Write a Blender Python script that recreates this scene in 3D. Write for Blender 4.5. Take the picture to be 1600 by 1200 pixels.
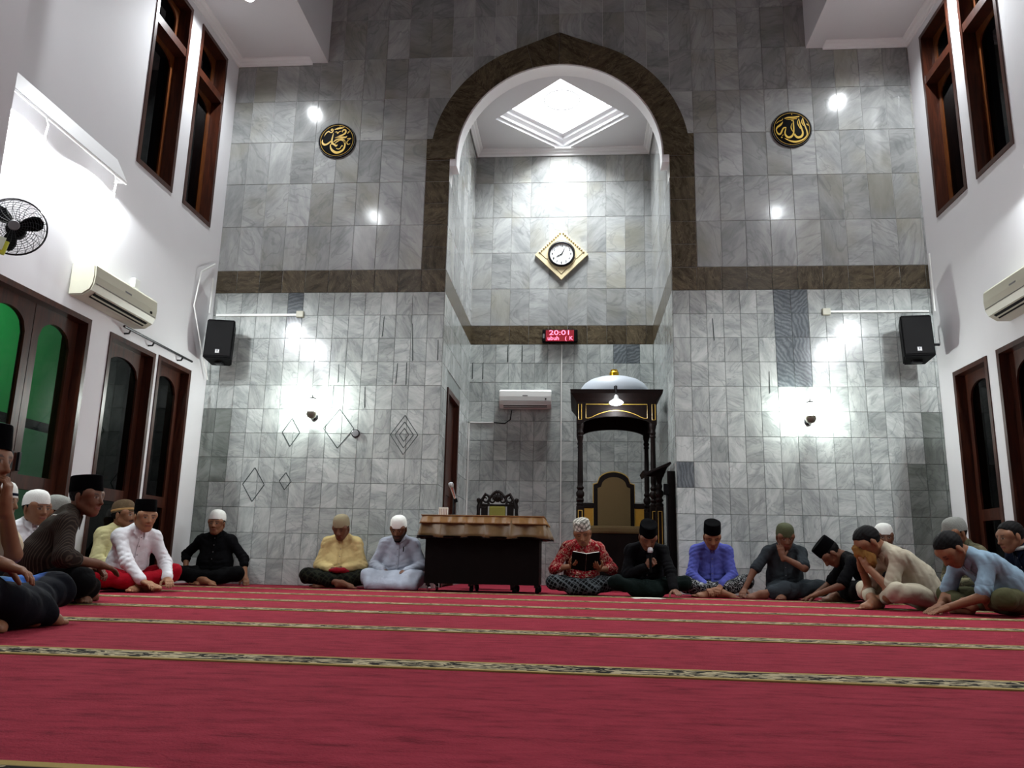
import bpy, bmesh, math, random
import numpy as np
from mathutils import Vector, Matrix
random.seed(7); RNG = np.random.default_rng(7)
PI = math.pi
scene = bpy.context.scene
for o in list(bpy.data.objects): bpy.data.objects.remove(o)

# ------------------------------------------------------------------ camera
def cam_axes(yaw, pitch, roll):
    cy, sy, cp, sp = math.cos(yaw), math.sin(yaw), math.cos(pitch), math.sin(pitch)
    f = Vector((-sy*cp, cy*cp, sp)); r = Vector((cy, sy, 0)); u = r.cross(f)
    cr, sr = math.cos(roll), math.sin(roll)
    return r*cr+u*sr, -r*sr+u*cr, f
cd = bpy.data.cameras.new('camera'); cam = bpy.data.objects.new('camera', cd)
scene.collection.objects.link(cam); scene.camera = cam
cd.sensor_fit = 'HORIZONTAL'; cd.sensor_width = 36; cd.lens = 1264.05/1600*36; cd.clip_start = .02
_r, _u, _f = cam_axes(.0835, .2171, .0207)
cam.matrix_world = Matrix(((_r.x,_u.x,-_f.x,0),(_r.y,_u.y,-_f.y,0),(_r.z,_u.z,-_f.z,.3139),(0,0,0,1)))

# ------------------------------------------------------------------ world (night outside) and exposure
w = bpy.data.worlds.new('night'); scene.world = w; w.use_nodes = True
bg = w.node_tree.nodes['Background']; bg.inputs[0].default_value = (.010,.013,.018,1); bg.inputs[1].default_value = .35
vs = scene.view_settings; vs.view_transform = 'Standard'; vs.look = 'None'; vs.gamma = 1; vs.exposure = 0.95
vs.use_curve_mapping = False
LAMP_W = 85      # each bulb under the side hoods
DOWN_W = 150     # each recessed downlight
SCONCE_W = 45
NICHE_W = 85
COOL = (.93,.97,1.0)

# ------------------------------------------------------------------ helpers
col = scene.collection
def lin(h):
    h = h.lstrip('#'); c = [int(h[i:i+2],16)/255 for i in (0,2,4)]
    return tuple((x/12.92 if x <= .04045 else ((x+.055)/1.055)**2.4) for x in c)+(1,)
def tag(o, label=None, cat=None, group=None, kind=None):
    if label: o['label'] = label
    if cat: o['category'] = cat
    if group: o['group'] = group
    if kind: o['kind'] = kind
    return o
def empty(name, loc=(0,0,0), rz=0, label=None, cat=None, group=None, kind=None):
    o = bpy.data.objects.new(name, None); o.empty_display_size = .1
    o.location = loc; o.rotation_euler = (0,0,rz); col.objects.link(o)
    return tag(o, label, cat, group, kind)
def link(name, me, mat=None, parent=None, loc=None, rot=None):
    o = bpy.data.objects.new(name, me); col.objects.link(o)
    if mat is not None and len(me.materials) == 0: me.materials.append(mat)
    if parent: o.parent = parent
    if loc is not None: o.location = loc
    if rot is not None: o.rotation_euler = rot
    return o
class MB:
    def __init__(s): s.v = []; s.f = []
    def add(s, v, f):
        n = len(s.v); s.v += [tuple(p) for p in v]; s.f += [tuple(i+n for i in q) for q in f]; return s
    def box(s, a, b, M=None, taper=None):
        x0,y0,z0 = a; x1,y1,z1 = b
        v = [(x0,y0,z0),(x1,y0,z0),(x1,y1,z0),(x0,y1,z0),(x0,y0,z1),(x1,y0,z1),(x1,y1,z1),(x0,y1,z1)]
        if M is not None: v = [tuple(M @ Vector(p)) for p in v]
        return s.add(v, [(0,3,2,1),(4,5,6,7),(0,1,5,4),(1,2,6,5),(2,3,7,6),(3,0,4,7)])
    def cbox(s, c, d, M=None):
        return s.box([c[i]-d[i]/2 for i in range(3)], [c[i]+d[i]/2 for i in range(3)], M)
    def chbox(s, a, b, ch, M=None):        # box with all edges chamfered
        bm = bmesh.new(); bmesh.ops.create_cube(bm, size=1)
        for v in bm.verts: v.co = Vector([(a[i]+b[i])/2+v.co[i]*(b[i]-a[i]) for i in range(3)])
        bmesh.ops.bevel(bm, geom=list(bm.edges), offset=ch, segments=2, affect='EDGES', profile=.6)
        bm.verts.index_update()
        vv = [(M @ v.co if M is not None else v.co) for v in bm.verts]
        s.add(vv, [[q.index for q in f.verts] for f in bm.faces]); bm.free(); return s
    def tube(s, pts, r, n=8, cap=True, closed=False):
        pts = [Vector(p) for p in pts]; m = len(pts)
        rs = r if isinstance(r, (list,tuple)) else [r]*m
        up = None; rings = []
        for i, p in enumerate(pts):
            if closed: d = pts[(i+1)%m]-pts[i-1]
            else: d = pts[min(i+1,m-1)]-pts[max(i-1,0)]
            d.normalize()
            if up is None: up = Vector((0,0,1)) if abs(d.z) < .9 else Vector((1,0,0))
            a = up.cross(d); a.normalize(); b = d.cross(a); up = b
            rings.append([p+(a*math.cos(t)+b*math.sin(t))*rs[i] for t in [2*PI*k/n for k in range(n)]])
        v = [q for R_ in rings for q in R_]; f = []
        for i in range(m if closed else m-1):
            j = (i+1)%m
            for k in range(n):
                f.append((i*n+k, i*n+(k+1)%n, j*n+(k+1)%n, j*n+k))
        if cap and not closed: f += [tuple(range(n))[::-1], tuple(range((m-1)*n, m*n))]
        return s.add(v, f)
    def lathe(s, prof, n=16, c=(0,0,0), M=None, sx=1, sy=1):   # prof: (r,z) list about z
        v = []; f = []
        for r, z in prof:
            for k in range(n):
                t = 2*PI*k/n; v.append(Vector((c[0]+r*math.cos(t)*sx, c[1]+r*math.sin(t)*sy, c[2]+z)))
        for i in range(len(prof)-1):
            for k in range(n): f.append((i*n+k, i*n+(k+1)%n, (i+1)*n+(k+1)%n, (i+1)*n+k))
        m = len(prof)
        if min(prof[0][0],prof[-1][0]) > .055*(1 if sx == 1 else 20): 
            for k in range(n): f.append(((m-1)*n+k, (m-1)*n+(k+1)%n, (k+1)%n, k))
        else: f += [tuple(range(n))[::-1], tuple(range((m-1)*n, m*n))]
        if M is not None: v = [M @ p for p in v]
        return s.add(v, f)
    def prism(s, poly, d, M=None):     # poly in (x,z), extruded y 0..d (front at y=0)
        n = len(poly)
        v = [Vector((x,0,z)) for x,z in poly]+[Vector((x,d,z)) for x,z in poly]
        f = [tuple(range(n)), tuple(range(n,2*n))[::-1]]+[((i+1)%n, i, i+n, (i+1)%n+n) for i in range(n)]
        if M is not None: v = [M @ p for p in v]
        return s.add(v, f)
    def strip(s, lo, hi, d, y0=0):     # band between two polylines (x,z), extruded along +y; solid
        n = len(lo); v = []; f = []
        for y in (y0, y0+d):
            v += [(x,y,z) for x,z in lo]+[(x,y,z) for x,z in hi]
        for i in range(n-1):
            f += [(i,i+1,n+i+1,n+i), (2*n+i,3*n+i,3*n+i+1,2*n+i+1), (i,2*n+i,2*n+i+1,i+1), (n+i,n+i+1,3*n+i+1,3*n+i)]
        f += [(0,n,3*n,2*n), (n-1,3*n-1,4*n-1,2*n-1)]
        return s.add(v, f)
    def mesh(s, name, smooth=False):
        me = bpy.data.meshes.new(name); me.from_pydata(s.v, [], s.f)
        bm = bmesh.new(); bm.from_mesh(me); bmesh.ops.recalc_face_normals(bm, faces=bm.faces); bm.to_mesh(me); bm.free()
        if smooth:
            me.polygons.foreach_set('use_smooth', [True]*len(me.polygons))
            me.set_sharp_from_angle(angle=math.radians(40))
        return me
    def build(s, name, mat, parent=None, smooth=False, loc=None, rot=None):
        return link(name, s.mesh(name, smooth), mat, parent, loc, rot)
def mb(): return MB()
def RT(loc=(0,0,0), rx=0, ry=0, rz=0):
    return Matrix.Translation(loc) @ Matrix.Rotation(rz,4,'Z') @ Matrix.Rotation(ry,4,'Y') @ Matrix.Rotation(rx,4,'X')
def copy_tree(o, parent=None):
    c = o.copy(); col.objects.link(c); c.parent = parent
    for ch in list(o.children): copy_tree(ch, c)
    return c
def point_light(name, loc, watt, r=.04, color=COOL, parent=None, spot=None, rot=None, blend=.6):
    ld = bpy.data.lights.new(name, 'SPOT' if spot else 'POINT'); ld.energy = watt; ld.shadow_soft_size = r; ld.color = color
    if spot: ld.spot_size = spot; ld.spot_blend = blend
    o = bpy.data.objects.new(name, ld); col.objects.link(o); o.location = loc
    if rot: o.rotation_euler = rot
    if parent: o.parent = parent
    return o

# ------------------------------------------------------------------ materials
class NT:
    def __init__(s, name):
        s.m = bpy.data.materials.new(name); s.m.use_nodes = True; s.t = s.m.node_tree
        s.b = s.t.nodes['Principled BSDF']
    def n(s, t, **k):
        x = s.t.nodes.new(t)
        for a, b in k.items():
            if a.startswith('i_'): x.inputs[int(a[2:]) if a[2:].isdigit() else a[2:].replace('_',' ')].default_value = b
            else: setattr(x, a, b)
        return x
    def l(s, a, b): s.t.links.new(a, b)
    def ramp(s, fac, stops, interp='LINEAR'):
        x = s.n('ShaderNodeValToRGB'); e = x.color_ramp; e.interpolation = interp
        while len(e.elements) < len(stops): e.elements.new(.5)
        for el, (p, c) in zip(e.elements, stops): el.position = p; el.color = c
        s.l(fac, x.inputs[0]); return x.outputs[0]
    def math(s, op, a, b=None, clamp=False):
        x = s.n('ShaderNodeMath', operation=op, use_clamp=clamp)
        for i, q in enumerate((a, b)):
            if q is None: continue
            if isinstance(q, (int,float)): x.inputs[i].default_value = q
            else: s.l(q, x.inputs[i])
        return x.outputs[0]
    def mix(s, fac, a, b, blend='MIX'):
        x = s.n('ShaderNodeMix', data_type='RGBA', blend_type=blend)
        for i, q in ((0,fac),(6,a),(7,b)):
            if isinstance(q, (int,float,tuple)): x.inputs[i].default_value = q
            else: s.l(q, x.inputs[i])
        return x.outputs[2]
    def noise(s, vec, scale, detail=3, rough=.5, dist=0):
        x = s.n('ShaderNodeTexNoise'); x.inputs['Scale'].default_value = scale; x.inputs['Detail'].default_value = detail
        x.inputs['Roughness'].default_value = rough; x.inputs['Distortion'].default_value = dist
        if vec is not None: s.l(vec, x.inputs['Vector'])
        return x.outputs[0]
    def obj(s): return s.n('ShaderNodeTexCoord').outputs['Object']
    def scale(s, vec, sc, rot=(0,0,0), loc=(0,0,0)):
        x = s.n('ShaderNodeMapping'); s.l(vec, x.inputs[0]); x.inputs['Scale'].default_value = sc; x.inputs['Rotation'].default_value = rot
        x.inputs['Location'].default_value = loc; return x.outputs[0]
    def bump(s, h, strength=.3, dist=.01):
        x = s.n('ShaderNodeBump'); x.inputs['Strength'].default_value = strength; x.inputs['Distance'].default_value = dist
        s.l(h, x.inputs['Height']); s.l(x.outputs[0], s.b.inputs['Normal'])
    def base(s, c):
        if isinstance(c, tuple): s.b.inputs['Base Color'].default_value = c
        else: s.l(c, s.b.inputs['Base Color'])
        return s
    def set(s, rough=None, metal=None, spec=None, coat=None, coat_rough=None, sheen=None):
        for k, v in (('Roughness',rough),('Metallic',metal),('Specular IOR Level',spec),('Coat Weight',coat),('Coat Roughness',coat_rough),('Sheen Weight',sheen)):
            if v is not None: s.b.inputs[k].default_value = v
        return s
def plain(name, c, rough=.5, metal=0, spec=.4, var=.08, bump=0, scale=30, coat=0):
    t = NT(name); c = lin(c) if isinstance(c, str) else c
    nz = t.noise(t.obj(), scale, 4)
    t.base(t.mix(nz, tuple(x*(1-var) for x in c[:3])+(1,), tuple(min(1,x*(1+var)) for x in c[:3])+(1,)))
    t.set(rough, metal, spec, coat)
    if bump: t.bump(nz, bump)
    return t.m
def emis(name, c, strength):
    t = NT(name); t.b.inputs['Base Color'].default_value = c; t.b.inputs['Emission Color'].default_value = c
    t.b.inputs['Emission Strength'].default_value = strength; return t.m
def marble(name, light, dark, vein, rough=.115, lo=.72, hi=1.06, vs=1.0, stripes=0., vein_a=.4, warm=None):
    t = NT(name); oi = t.n('ShaderNodeObjectInfo'); rnd = oi.outputs['Random']
    wn = t.n('ShaderNodeTexWhiteNoise', noise_dimensions='1D'); t.l(rnd, wn.inputs['W']); r3 = wn.outputs['Color']
    off = t.n('ShaderNodeVectorMath', operation='SCALE'); t.l(r3, off.inputs[0]); off.inputs['Scale'].default_value = 40
    rot = t.n('ShaderNodeVectorRotate', rotation_type='AXIS_ANGLE'); t.l(t.obj(), rot.inputs['Vector'])
    rot.inputs['Axis'].default_value = (0,1,0); t.l(t.math('MULTIPLY', wn.outputs['Value'], 6.28), rot.inputs['Angle'])
    ad = t.n('ShaderNodeVectorMath', operation='ADD'); t.l(rot.outputs[0], ad.inputs[0]); t.l(off.outputs[0], ad.inputs[1])
    st = t.scale(ad.outputs[0], (1.0,1.0,3.2))
    cloud = t.noise(st, 2.6*vs, 5, .6, .4)
    fine = t.noise(st, 11*vs, 5, .65, .8)
    c = t.ramp(cloud, [(.36,dark),(.60,light)])
    c = t.mix(t.ramp(fine, [(.35,(1,1,1,1)),(.60,(0,0,0,1))]), c, dark) if False else t.mix(.35, c, t.ramp(fine, [(.3,dark),(.65,light)]))
    if warm: c = t.mix(t.math('MULTIPLY', t.ramp(t.noise(ad.outputs[0], 1.3, 2), [(.5,(0,0,0,1)),(.7,(1,1,1,1))]), .45), c, warm)
    vn = t.noise(t.scale(ad.outputs[0], (1.2,1.2,2.4)), 1.5*vs, 3, .55, 1.2)
    vm = t.math('ABSOLUTE', t.math('SUBTRACT', vn, .5))
    vmask = t.ramp(vm, [(0,(vein_a,vein_a,vein_a,1)),(.022,(0,0,0,1))])
    c = t.mix(vmask, c, vein)
    if stripes:
        wv = t.n('ShaderNodeTexWave', wave_type='BANDS', bands_direction='Z'); wv.inputs['Scale'].default_value = 7
        wv.inputs['Distortion'].default_value = 13; wv.inputs['Detail'].default_value = 5; wv.inputs['Detail Scale'].default_value = .7; t.l(t.scale(ad.outputs[0],(1,1,1),(0,.5,0)), wv.inputs['Vector'])
        c = t.mix(t.math('MULTIPLY', wv.outputs[1], stripes), c, vein)
    br = t.n('ShaderNodeMapRange'); t.l(rnd, br.inputs[0]); br.inputs[3].default_value = lo; br.inputs[4].default_value = hi
    c = t.mix(1.0, c, br.outputs[0], 'MULTIPLY') if False else t.mix(1.0, c, t.ramp(br.outputs[0], [(0,(0,0,0,1)),(1,(1,1,1,1))]), 'MULTIPLY')
    t.base(c); t.set(rough, spec=.45)
    t.bump(t.noise(t.obj(), 7, 2), .03, .01)
    return t.m
M = {}
M['white_marble'] = marble('white_marble', lin('c3c8c4'), lin('8f9694'), lin('6d7574'), lo=.74, hi=1.03)
M['dark_marble'] = marble('dark_veined_marble', lin('868d90'), lin('656c70'), lin('3c4347'), stripes=.6)
M['grey_marble'] = marble('grey_marble', lin('b0b2b0'), lin('888b8b'), lin('6f7273'), lo=.68, hi=1.03, vs=.6, warm=lin('8c8770'))
M['brown_marble'] = marble('brown_marble', lin('5f5543'), lin('2b241a'), lin('8c8068'), rough=.2, vs=2.2, lo=.7, hi=1.05, vein_a=.3)
M['smoky_marble'] = marble('smoky_green_marble', lin('8f9691'), lin('687069'), lin('4a5250'), lo=.75, hi=1.0)
def grout():
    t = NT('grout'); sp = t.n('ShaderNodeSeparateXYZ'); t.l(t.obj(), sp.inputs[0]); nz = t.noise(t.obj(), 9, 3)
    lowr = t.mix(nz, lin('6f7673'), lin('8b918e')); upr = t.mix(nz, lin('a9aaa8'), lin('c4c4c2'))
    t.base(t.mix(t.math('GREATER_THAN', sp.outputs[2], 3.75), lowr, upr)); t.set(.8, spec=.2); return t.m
M['grout'] = grout()
M['plaster'] = plain('white_plaster', 'd6d6d8', .75, var=.02, scale=3)
M['white_trim'] = plain('white_gloss_trim', 'e6e6e6', .4, var=.01)
def wood(name, a, b, rough=.35, sc=1.0, coat=.1, spec=.35):
    t = NT(name); v = t.scale(t.obj(), (14*sc,14*sc,1.4*sc))
    nz = t.noise(v, 2.2, 5, .6, .8); t.base(t.ramp(nz, [(.3,lin(a)),(.7,lin(b))])); t.set(rough, coat=coat, coat_rough=.3, spec=spec); t.bump(nz, .08, .005); return t.m
M['teak'] = wood('red_brown_teak', '24110b', '482213')
M['teak_light'] = wood('honey_teak', '4a260e', '6b3a16')
M['dark_wood'] = wood('near_black_carved_wood', '0a0504', '150a07', .55, coat=0, spec=.15)
M['table_wood'] = wood('black_lacquer_wood', '050303', '0a0605', .5, coat=0, spec=.08)
M['gold'] = plain('gold_inlay', 'c3a04a', .35, 0, var=.1)
M['gold_metal'] = plain('polished_gold', 'c9a02a', .28, 1)
M['chrome'] = plain('chrome', 'c8c8c8', .2, 1)
M['black_plastic'] = plain('black_plastic', '040405', .65, spec=.08)
M['black_metal'] = plain('black_metal', '17171a', .4, .4)
M['white_plastic'] = plain('white_plastic', 'd9dad6', .35, var=.02)
M['cream_plastic'] = plain('cream_plastic', 'b7b6a4', .4, var=.02)
M['dark_slot'] = plain('dark_slot', '050505', .8, spec=.2)
M['grey_plastic'] = plain('grey_plastic', '6c6c6e', .5)
M['paper'] = plain('paper', 'd9d6cc', .8, var=.03)
M['bulb'] = emis('lit_bulb', (1,1,1,1), 28)
M['bulb_soft'] = emis('lit_downlight', (1,1,1,1), 14)
M['panel_light'] = emis('luminous_panel', (.97,.99,1,1), 1.6)
M['led_red'] = emis('led_red', (1,.16,.28,1), 1.7)
M['led_glow'] = emis('led_backing', (.22,0,.01,1), .22)
def glass_mat(name, tint=(.02,.025,.03,1), refl=.05):
    t = NT(name); t.t.nodes.remove(t.b); out = [n for n in t.t.nodes if n.type == 'OUTPUT_MATERIAL'][0]
    tr = t.n('ShaderNodeBsdfTransparent'); tr.inputs[0].default_value = tint
    gl = t.n('ShaderNodeBsdfGlossy'); gl.inputs['Roughness'].default_value = .02; gl.inputs[0].default_value = (.45,.45,.45,1)
    ge = t.n('ShaderNodeNewGeometry'); dt = t.n('ShaderNodeVectorMath', operation='DOT_PRODUCT'); t.l(ge.outputs['Normal'], dt.inputs[0]); t.l(ge.outputs['Incoming'], dt.inputs[1])
    fz = t.math('ADD', .04, t.math('MULTIPLY', .96, t.math('POWER', t.math('SUBTRACT', 1.0, t.math('ABSOLUTE', dt.outputs['Value'])), 5)))
    mx = t.n('ShaderNodeMixShader'); t.l(fz, mx.inputs[0]); t.l(tr.outputs[0], mx.inputs[1]); t.l(gl.outputs[0], mx.inputs[2])
    t.l(mx.outputs[0], out.inputs[0]); return t.m
M['glass'] = glass_mat('clear_glass', (.75,.8,.78,1))
M['tinted_glass'] = glass_mat('smoked_glass', (.16,.17,.17,1))
def carpet():
    t = NT('red_pile_carpet'); o = t.obj()
    n1 = t.noise(t.scale(o,(.7,1.8,1)), 1.6, 4, .65); n2 = t.noise(t.scale(o,(1,3.2,1)), 6, 6, .75); n3 = t.noise(o, 160, 2)
    c = t.ramp(n2, [(.30,lin('58131c')),(.48,lin('8f2d3b')),(.72,lin('a53c4b'))])
    c = t.mix(t.math('MULTIPLY', n1, .45), c, lin('74202e')); c = t.mix(t.math('MULTIPLY', n3, .3), c, lin('56141e'))
    t.base(c); t.set(.95, spec=.05); t.bump(n3, .8, .006); return t.m
M['carpet'] = carpet()
def stripe():
    t = NT('carpet_border_pattern'); o = t.obj(); sp = t.n('ShaderNodeSeparateXYZ'); t.l(o, sp.inputs[0])
    v = t.math('ABSOLUTE', sp.outputs[1])
    nz = t.noise(t.scale(o, (7,16,1)), 2.0, 2, .5, 1.6); c = t.ramp(nz, [(.505,lin('060605')),(.53,lin('ab9f80'))])
    c = t.mix(t.ramp(v, [(.068,(0,0,0,1)),(.072,(1,1,1,1))]), c, lin('9c874f'))
    c = t.mix(t.math('MULTIPLY', t.noise(o,150,2), .2), c, lin('2a2018')); t.base(c); t.set(.95, spec=.1); return t.m
M['stripe'] = stripe()
# ------------------------------------------------------------------ room dimensions (metres)
XL, XR, YF, YB, YN = -4.63, 4.18, 9.53, -5.2, 12.03
NL, NR = -1.665, 1.145; AC = -.26; RI, RO, ZS = 1.335, 1.665, 5.41
ZSOF, ZTOP, ZNC = 6.87, 10.2, 6.86
BXL, BXR = -3.385, 2.915

def structure(o, name=None): o['kind'] = 'structure'; return o
def holed_wall(name, x, th, y0, y1, z0, z1, holes, mat):
    """wall in the plane x, body towards x+th, with rectangular openings (ya,yb,za,zb)"""
    ys = sorted({y0,y1,*[h[0] for h in holes],*[h[1] for h in holes]}); zs = sorted({z0,z1,*[h[2] for h in holes],*[h[3] for h in holes]})
    m = mb(); inside = lambda y,z: any(h[0]<y<h[1] and h[2]<z<h[3] for h in holes)
    for a,b in zip(ys,ys[1:]):
        for c,d in zip(zs,zs[1:]):
            if inside((a+b)/2,(c+d)/2): continue
            for xx in (x, x+th): m.add([(xx,a,c),(xx,b,c),(xx,b,d),(xx,a,d)], [(0,1,2,3)])
    for ya,yb,za,zb in holes:
        m.add([(x,ya,za),(x,ya,zb),(x+th,ya,zb),(x+th,ya,za)], [(0,1,2,3)]); m.add([(x,yb,za),(x,yb,zb),(x+th,yb,zb),(x+th,yb,za)], [(0,1,2,3)])
        m.add([(x,ya,za),(x,yb,za),(x+th,yb,za),(x+th,ya,za)], [(0,1,2,3)]); m.add([(x,ya,zb),(x,yb,zb),(x+th,yb,zb),(x+th,ya,zb)], [(0,1,2,3)])
    o = m.build(name, mat); o['kind'] = 'structure'; return o

# floor with the carpet border stripes as parts
fl = mb().box((XL-.3,YB-.2,-.12),(XR+.3,YN+.2,0)).build('floor', M['carpet']); tag(fl, 'red pile carpet laid across the whole prayer hall', None, kind='structure')
ctilt = math.radians(-2.0)
sm = mb().box((-6.2,-.085,0),(6.2,.085,.004)).mesh('border_stripe')
def clip_stripe(y):
    hw = .097; m = mb()
    x0, x1 = XL+.012, XR-.012
    m.box((x0+.2,-hw,0),(x1-.2,hw,.0045)); return m.mesh('border_stripe')
sm = clip_stripe(0)
for i, y in enumerate((1.135,2.565,3.83,4.98,6.02,7.15,8.28)):
    o = link('border_stripe', sm, M['stripe'], fl, (0,y,.0), (0,0,ctilt))
    if i == 0: tag(o, 'cream and black patterned carpet border stripe')

# side walls
WIN = [(7.446,8.20,4.35,6.73),(8.455,9.18,4.35,6.73)]
DL = [(5.74,7.06,0,2.49),(7.386,8.27,0,2.47),(8.34,9.10,0,2.48)]
DR = [(7.44,8.205,0,2.49),(8.40,9.16,0,2.485)]
wl = holed_wall('wall_left', XL, -.24, YB, YF, 0, ZTOP, WIN+DL, M['plaster'])
wr = holed_wall('wall_right', XR, .24, YB, YF, 0, ZTOP, [(7.46,8.205,4.35,6.73),(8.42,9.17,4.35,6.73)]+DR, M['plaster'])
structure(mb().box((XL-.24,YB-.2,0),(XR+.24,YB,ZTOP)).build('wall_back', M['plaster']))
structure(mb().box((XL-.24,YB-.2,ZTOP),(XR+.24,YN+.3,ZTOP+.15)).build('ceiling', wood('dark_timber_ceiling','1c120c','33231a',.7,.3,0)))  # unseen ceiling; dark timber tone invented to cut bounce into the upper void
# pilaster on the left wall close to the camera, same on the right
structure(mb().box((XL,4.62,0),(XL+.30,5.27,ZSOF)).build('pilaster_left', M['plaster']))
structure(mb().box((XR-.30,4.62,0),(XR,5.27,ZSOF)).build('pilaster_right', M['plaster']))

# dropped soffits on both sides: panel, edge beam up to the high ceiling, small cornice
for side, xw, xb in (('left',XL,BXL),('right',XR,BXR)):
    s = 1 if side == 'left' else -1
    so = mb().box((min(xw,xb-s*.2),YB,ZSOF+.05),(max(xw,xb-s*.2),YF,ZSOF+.15)).build('ceiling_soffit_'+side, M['plaster']); so['kind'] = 'structure'
    mb().box((min(xb-s*.21,xb),YB,ZSOF),(max(xb-s*.21,xb),YF-.002,ZTOP)).build('edge_beam', M['plaster'], so)
    prof = [(0,0),(.09,0),(.085,-.015),(.05,-.03),(.04,-.05),(.02,-.06),(.015,-.085),(0,-.085)]
    c = mb()
    def run(p0, p1, nrm):
        d = Vector(p1)-Vector(p0); v = []
        for q in (Vector(p0),Vector(p1)):
            for a,b in prof: v.append(q+Vector(nrm)*a+Vector((0,0,b)))
        n = len(prof); c.add(v, [(i,(i+1)%n,n+(i+1)%n,n+i) for i in range(n)]+[tuple(range(n)),tuple(range(n,2*n))])
    run((xw,YB,ZSOF+.05),(xw,YF,ZSOF+.05),(s,0,0)); run((xw,YF-.012,ZSOF+.05),(xb-s*.21,YF-.012,ZSOF+.05),(0,-1,0))
    c.build('cornice', M['white_trim'], so)

# ------------------------------------------------------------------ front wall: backing + individually laid tiles
TH = .005
def arch_in(x):
    d = abs(x-AC); return ZS+math.sqrt(max(0,RI*RI-d*d)) if d < RI else None
def arch_out(x):
    d = abs(x-AC)
    if d > RO: return None
    return ZS+math.sqrt(RO*RO-d*d)+.13*max(0,1-d/.55)**1.7
def arch_mid(x):
    d = abs(x-AC); rm = 1.50
    return ZS+math.sqrt(max(0,rm*rm-d*d)) if d < rm else None
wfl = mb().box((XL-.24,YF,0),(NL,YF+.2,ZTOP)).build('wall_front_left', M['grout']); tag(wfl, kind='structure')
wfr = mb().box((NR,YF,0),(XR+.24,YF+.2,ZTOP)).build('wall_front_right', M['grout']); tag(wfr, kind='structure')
n = 48
xs = [NL+(NR-NL)*i/n for i in range(n+1)]
lo = [(x, (arch_in(x) or ZS)) for x in xs]; hi = [(x, ZTOP) for x in xs]
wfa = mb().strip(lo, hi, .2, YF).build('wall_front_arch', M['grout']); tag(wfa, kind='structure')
# white plaster intrados under the arch and the small imposts at its feet
a = [PI*i/40 for i in range(41)]
intr = mb().strip([(AC-(RI-.02)*math.cos(t), ZS+(RI-.02)*math.sin(t)) for t in a], [(AC-RI*math.cos(t), ZS+RI*math.sin(t)) for t in a], .24, YF-.012)
io = intr.build('arch_intrados', M['white_trim'], wfa, True)
for xa, xb in ((NL,AC-RI+.02),(AC+RI-.02,NR)): mb().box((xa,YF-.012,ZS-.10),(xb,YF+.228,ZS)).build('impost', M['white_trim'], wfa)

def tile_mesh(w, h, t=TH, ch=.0025):
    m = mb(); v = [(-w/2,0,-h/2),(w/2,0,-h/2),(w/2,0,h/2),(-w/2,0,h/2)]
    v += [(x*(1-ch/w*2) , -t, z*(1-ch/h*2)) for x,_,z in v]
    m.add(v, [(4,5,6,7),(0,1,5,4),(1,2,6,5),(2,3,7,6),(3,0,4,7)]); return m.mesh('tile')
CACHE = {}
def tile(parent, name, mat, x, z, w, h, M4=None, g=.0026):
    """tile centred at (x,z) in the wall plane; M4 = (origin, x-axis angle)"""
    k = (name, round(w,3), round(h,3), mat)
    if k not in CACHE: CACHE[k] = tile_mesh(w-g, h-g); CACHE[k].materials.append(M[mat])
    (ox,oy), ang = M4
    o = link(name, CACHE[k], None, parent, (ox+x*math.cos(ang), oy+x*math.sin(ang), z),
             (random.gauss(0,.0022), random.gauss(0,.0004), ang+random.gauss(0,.0022)))
    return o
FRONT = ((0,YF-.001), 0)
LS = ((NL+.001,YF), PI/2); RS = ((NR-.001,YN), -PI/2); BK = ((0,YN-.001), 0)
dark = {**{(c,r):'dark_marble' for c in (6,7) for r in (8,9,10,11)}, (0,4):'dark_marble', **{(c,r):'smoky_marble' for c in (13,14,15) for r in range(0,7) if not (c == 13 and r > 4)}}
def lay(parent, frame, u0, u1, z0, rows, w, h, mat, name, flip=False, skip=None, special=None):
    cols = math.ceil((u1-u0)/w-1e-6)
    for c in range(cols):
        if flip: b = u1-c*w; a = max(u0, b-w)
        else: a = u0+c*w; b = min(u1, a+w)
        if b-a < .02: continue
        for r in range(rows):
            za = z0+r*h
            if skip and skip(a,b,za,za+h): continue
            tile(parent, name, special if False else (special[(c,r)] if special and (c,r) in special else mat), (a+b)/2, za+h/2, b-a, h, frame)
lay(wfl, FRONT, XL, NL, 0, 12, .2, .3, 'white_marble', 'marble_tile', True, special={**{(9,11):'dark_marble',(9,10):'dark_marble'}, **{(c,r):'smoky_marble' for c,r in ((14,2),(14,3),(14,4),(13,4),(14,5),(13,5),(13,6),(14,6),(14,1))}})
lay(wfr, FRONT, NR, XR, 0, 12, .2, .3, 'white_marble', 'marble_tile', special=dark)
PO = 1.715
lay(wfl, FRONT, XL, NL, 3.6, 1, .3, .3, 'brown_marble', 'border_tile', True)
lay(wfr, FRONT, NR, XR, 3.6, 1, .3, .3, 'brown_marble', 'border_tile')
lay(wfl, FRONT, AC-PO, NL, 3.9, 6, .31, .3, 'brown_marble', 'border_tile')
lay(wfr, FRONT, NR, AC+PO, 3.9, 6, .31, .3, 'brown_marble', 'border_tile')
lay(wfl, FRONT, XL, AC-PO, 3.9, 3, .3, .6, 'grey_marble', 'marble_slab', True)
lay(wfr, FRONT, AC+PO, XR, 3.9, 3, .3, .6, 'grey_marble', 'marble_slab')
lay(wfl, FRONT, XL, AC-PO, 5.7, 2, .3, .6, 'grey_marble', 'marble_slab', True, skip=lambda a,b,c,d: c>6.8)
lay(wfr, FRONT, AC+PO, XR, 5.7, 2, .3, .6, 'grey_marble', 'marble_slab', skip=lambda a,b,c,d: c>6.8)
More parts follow.
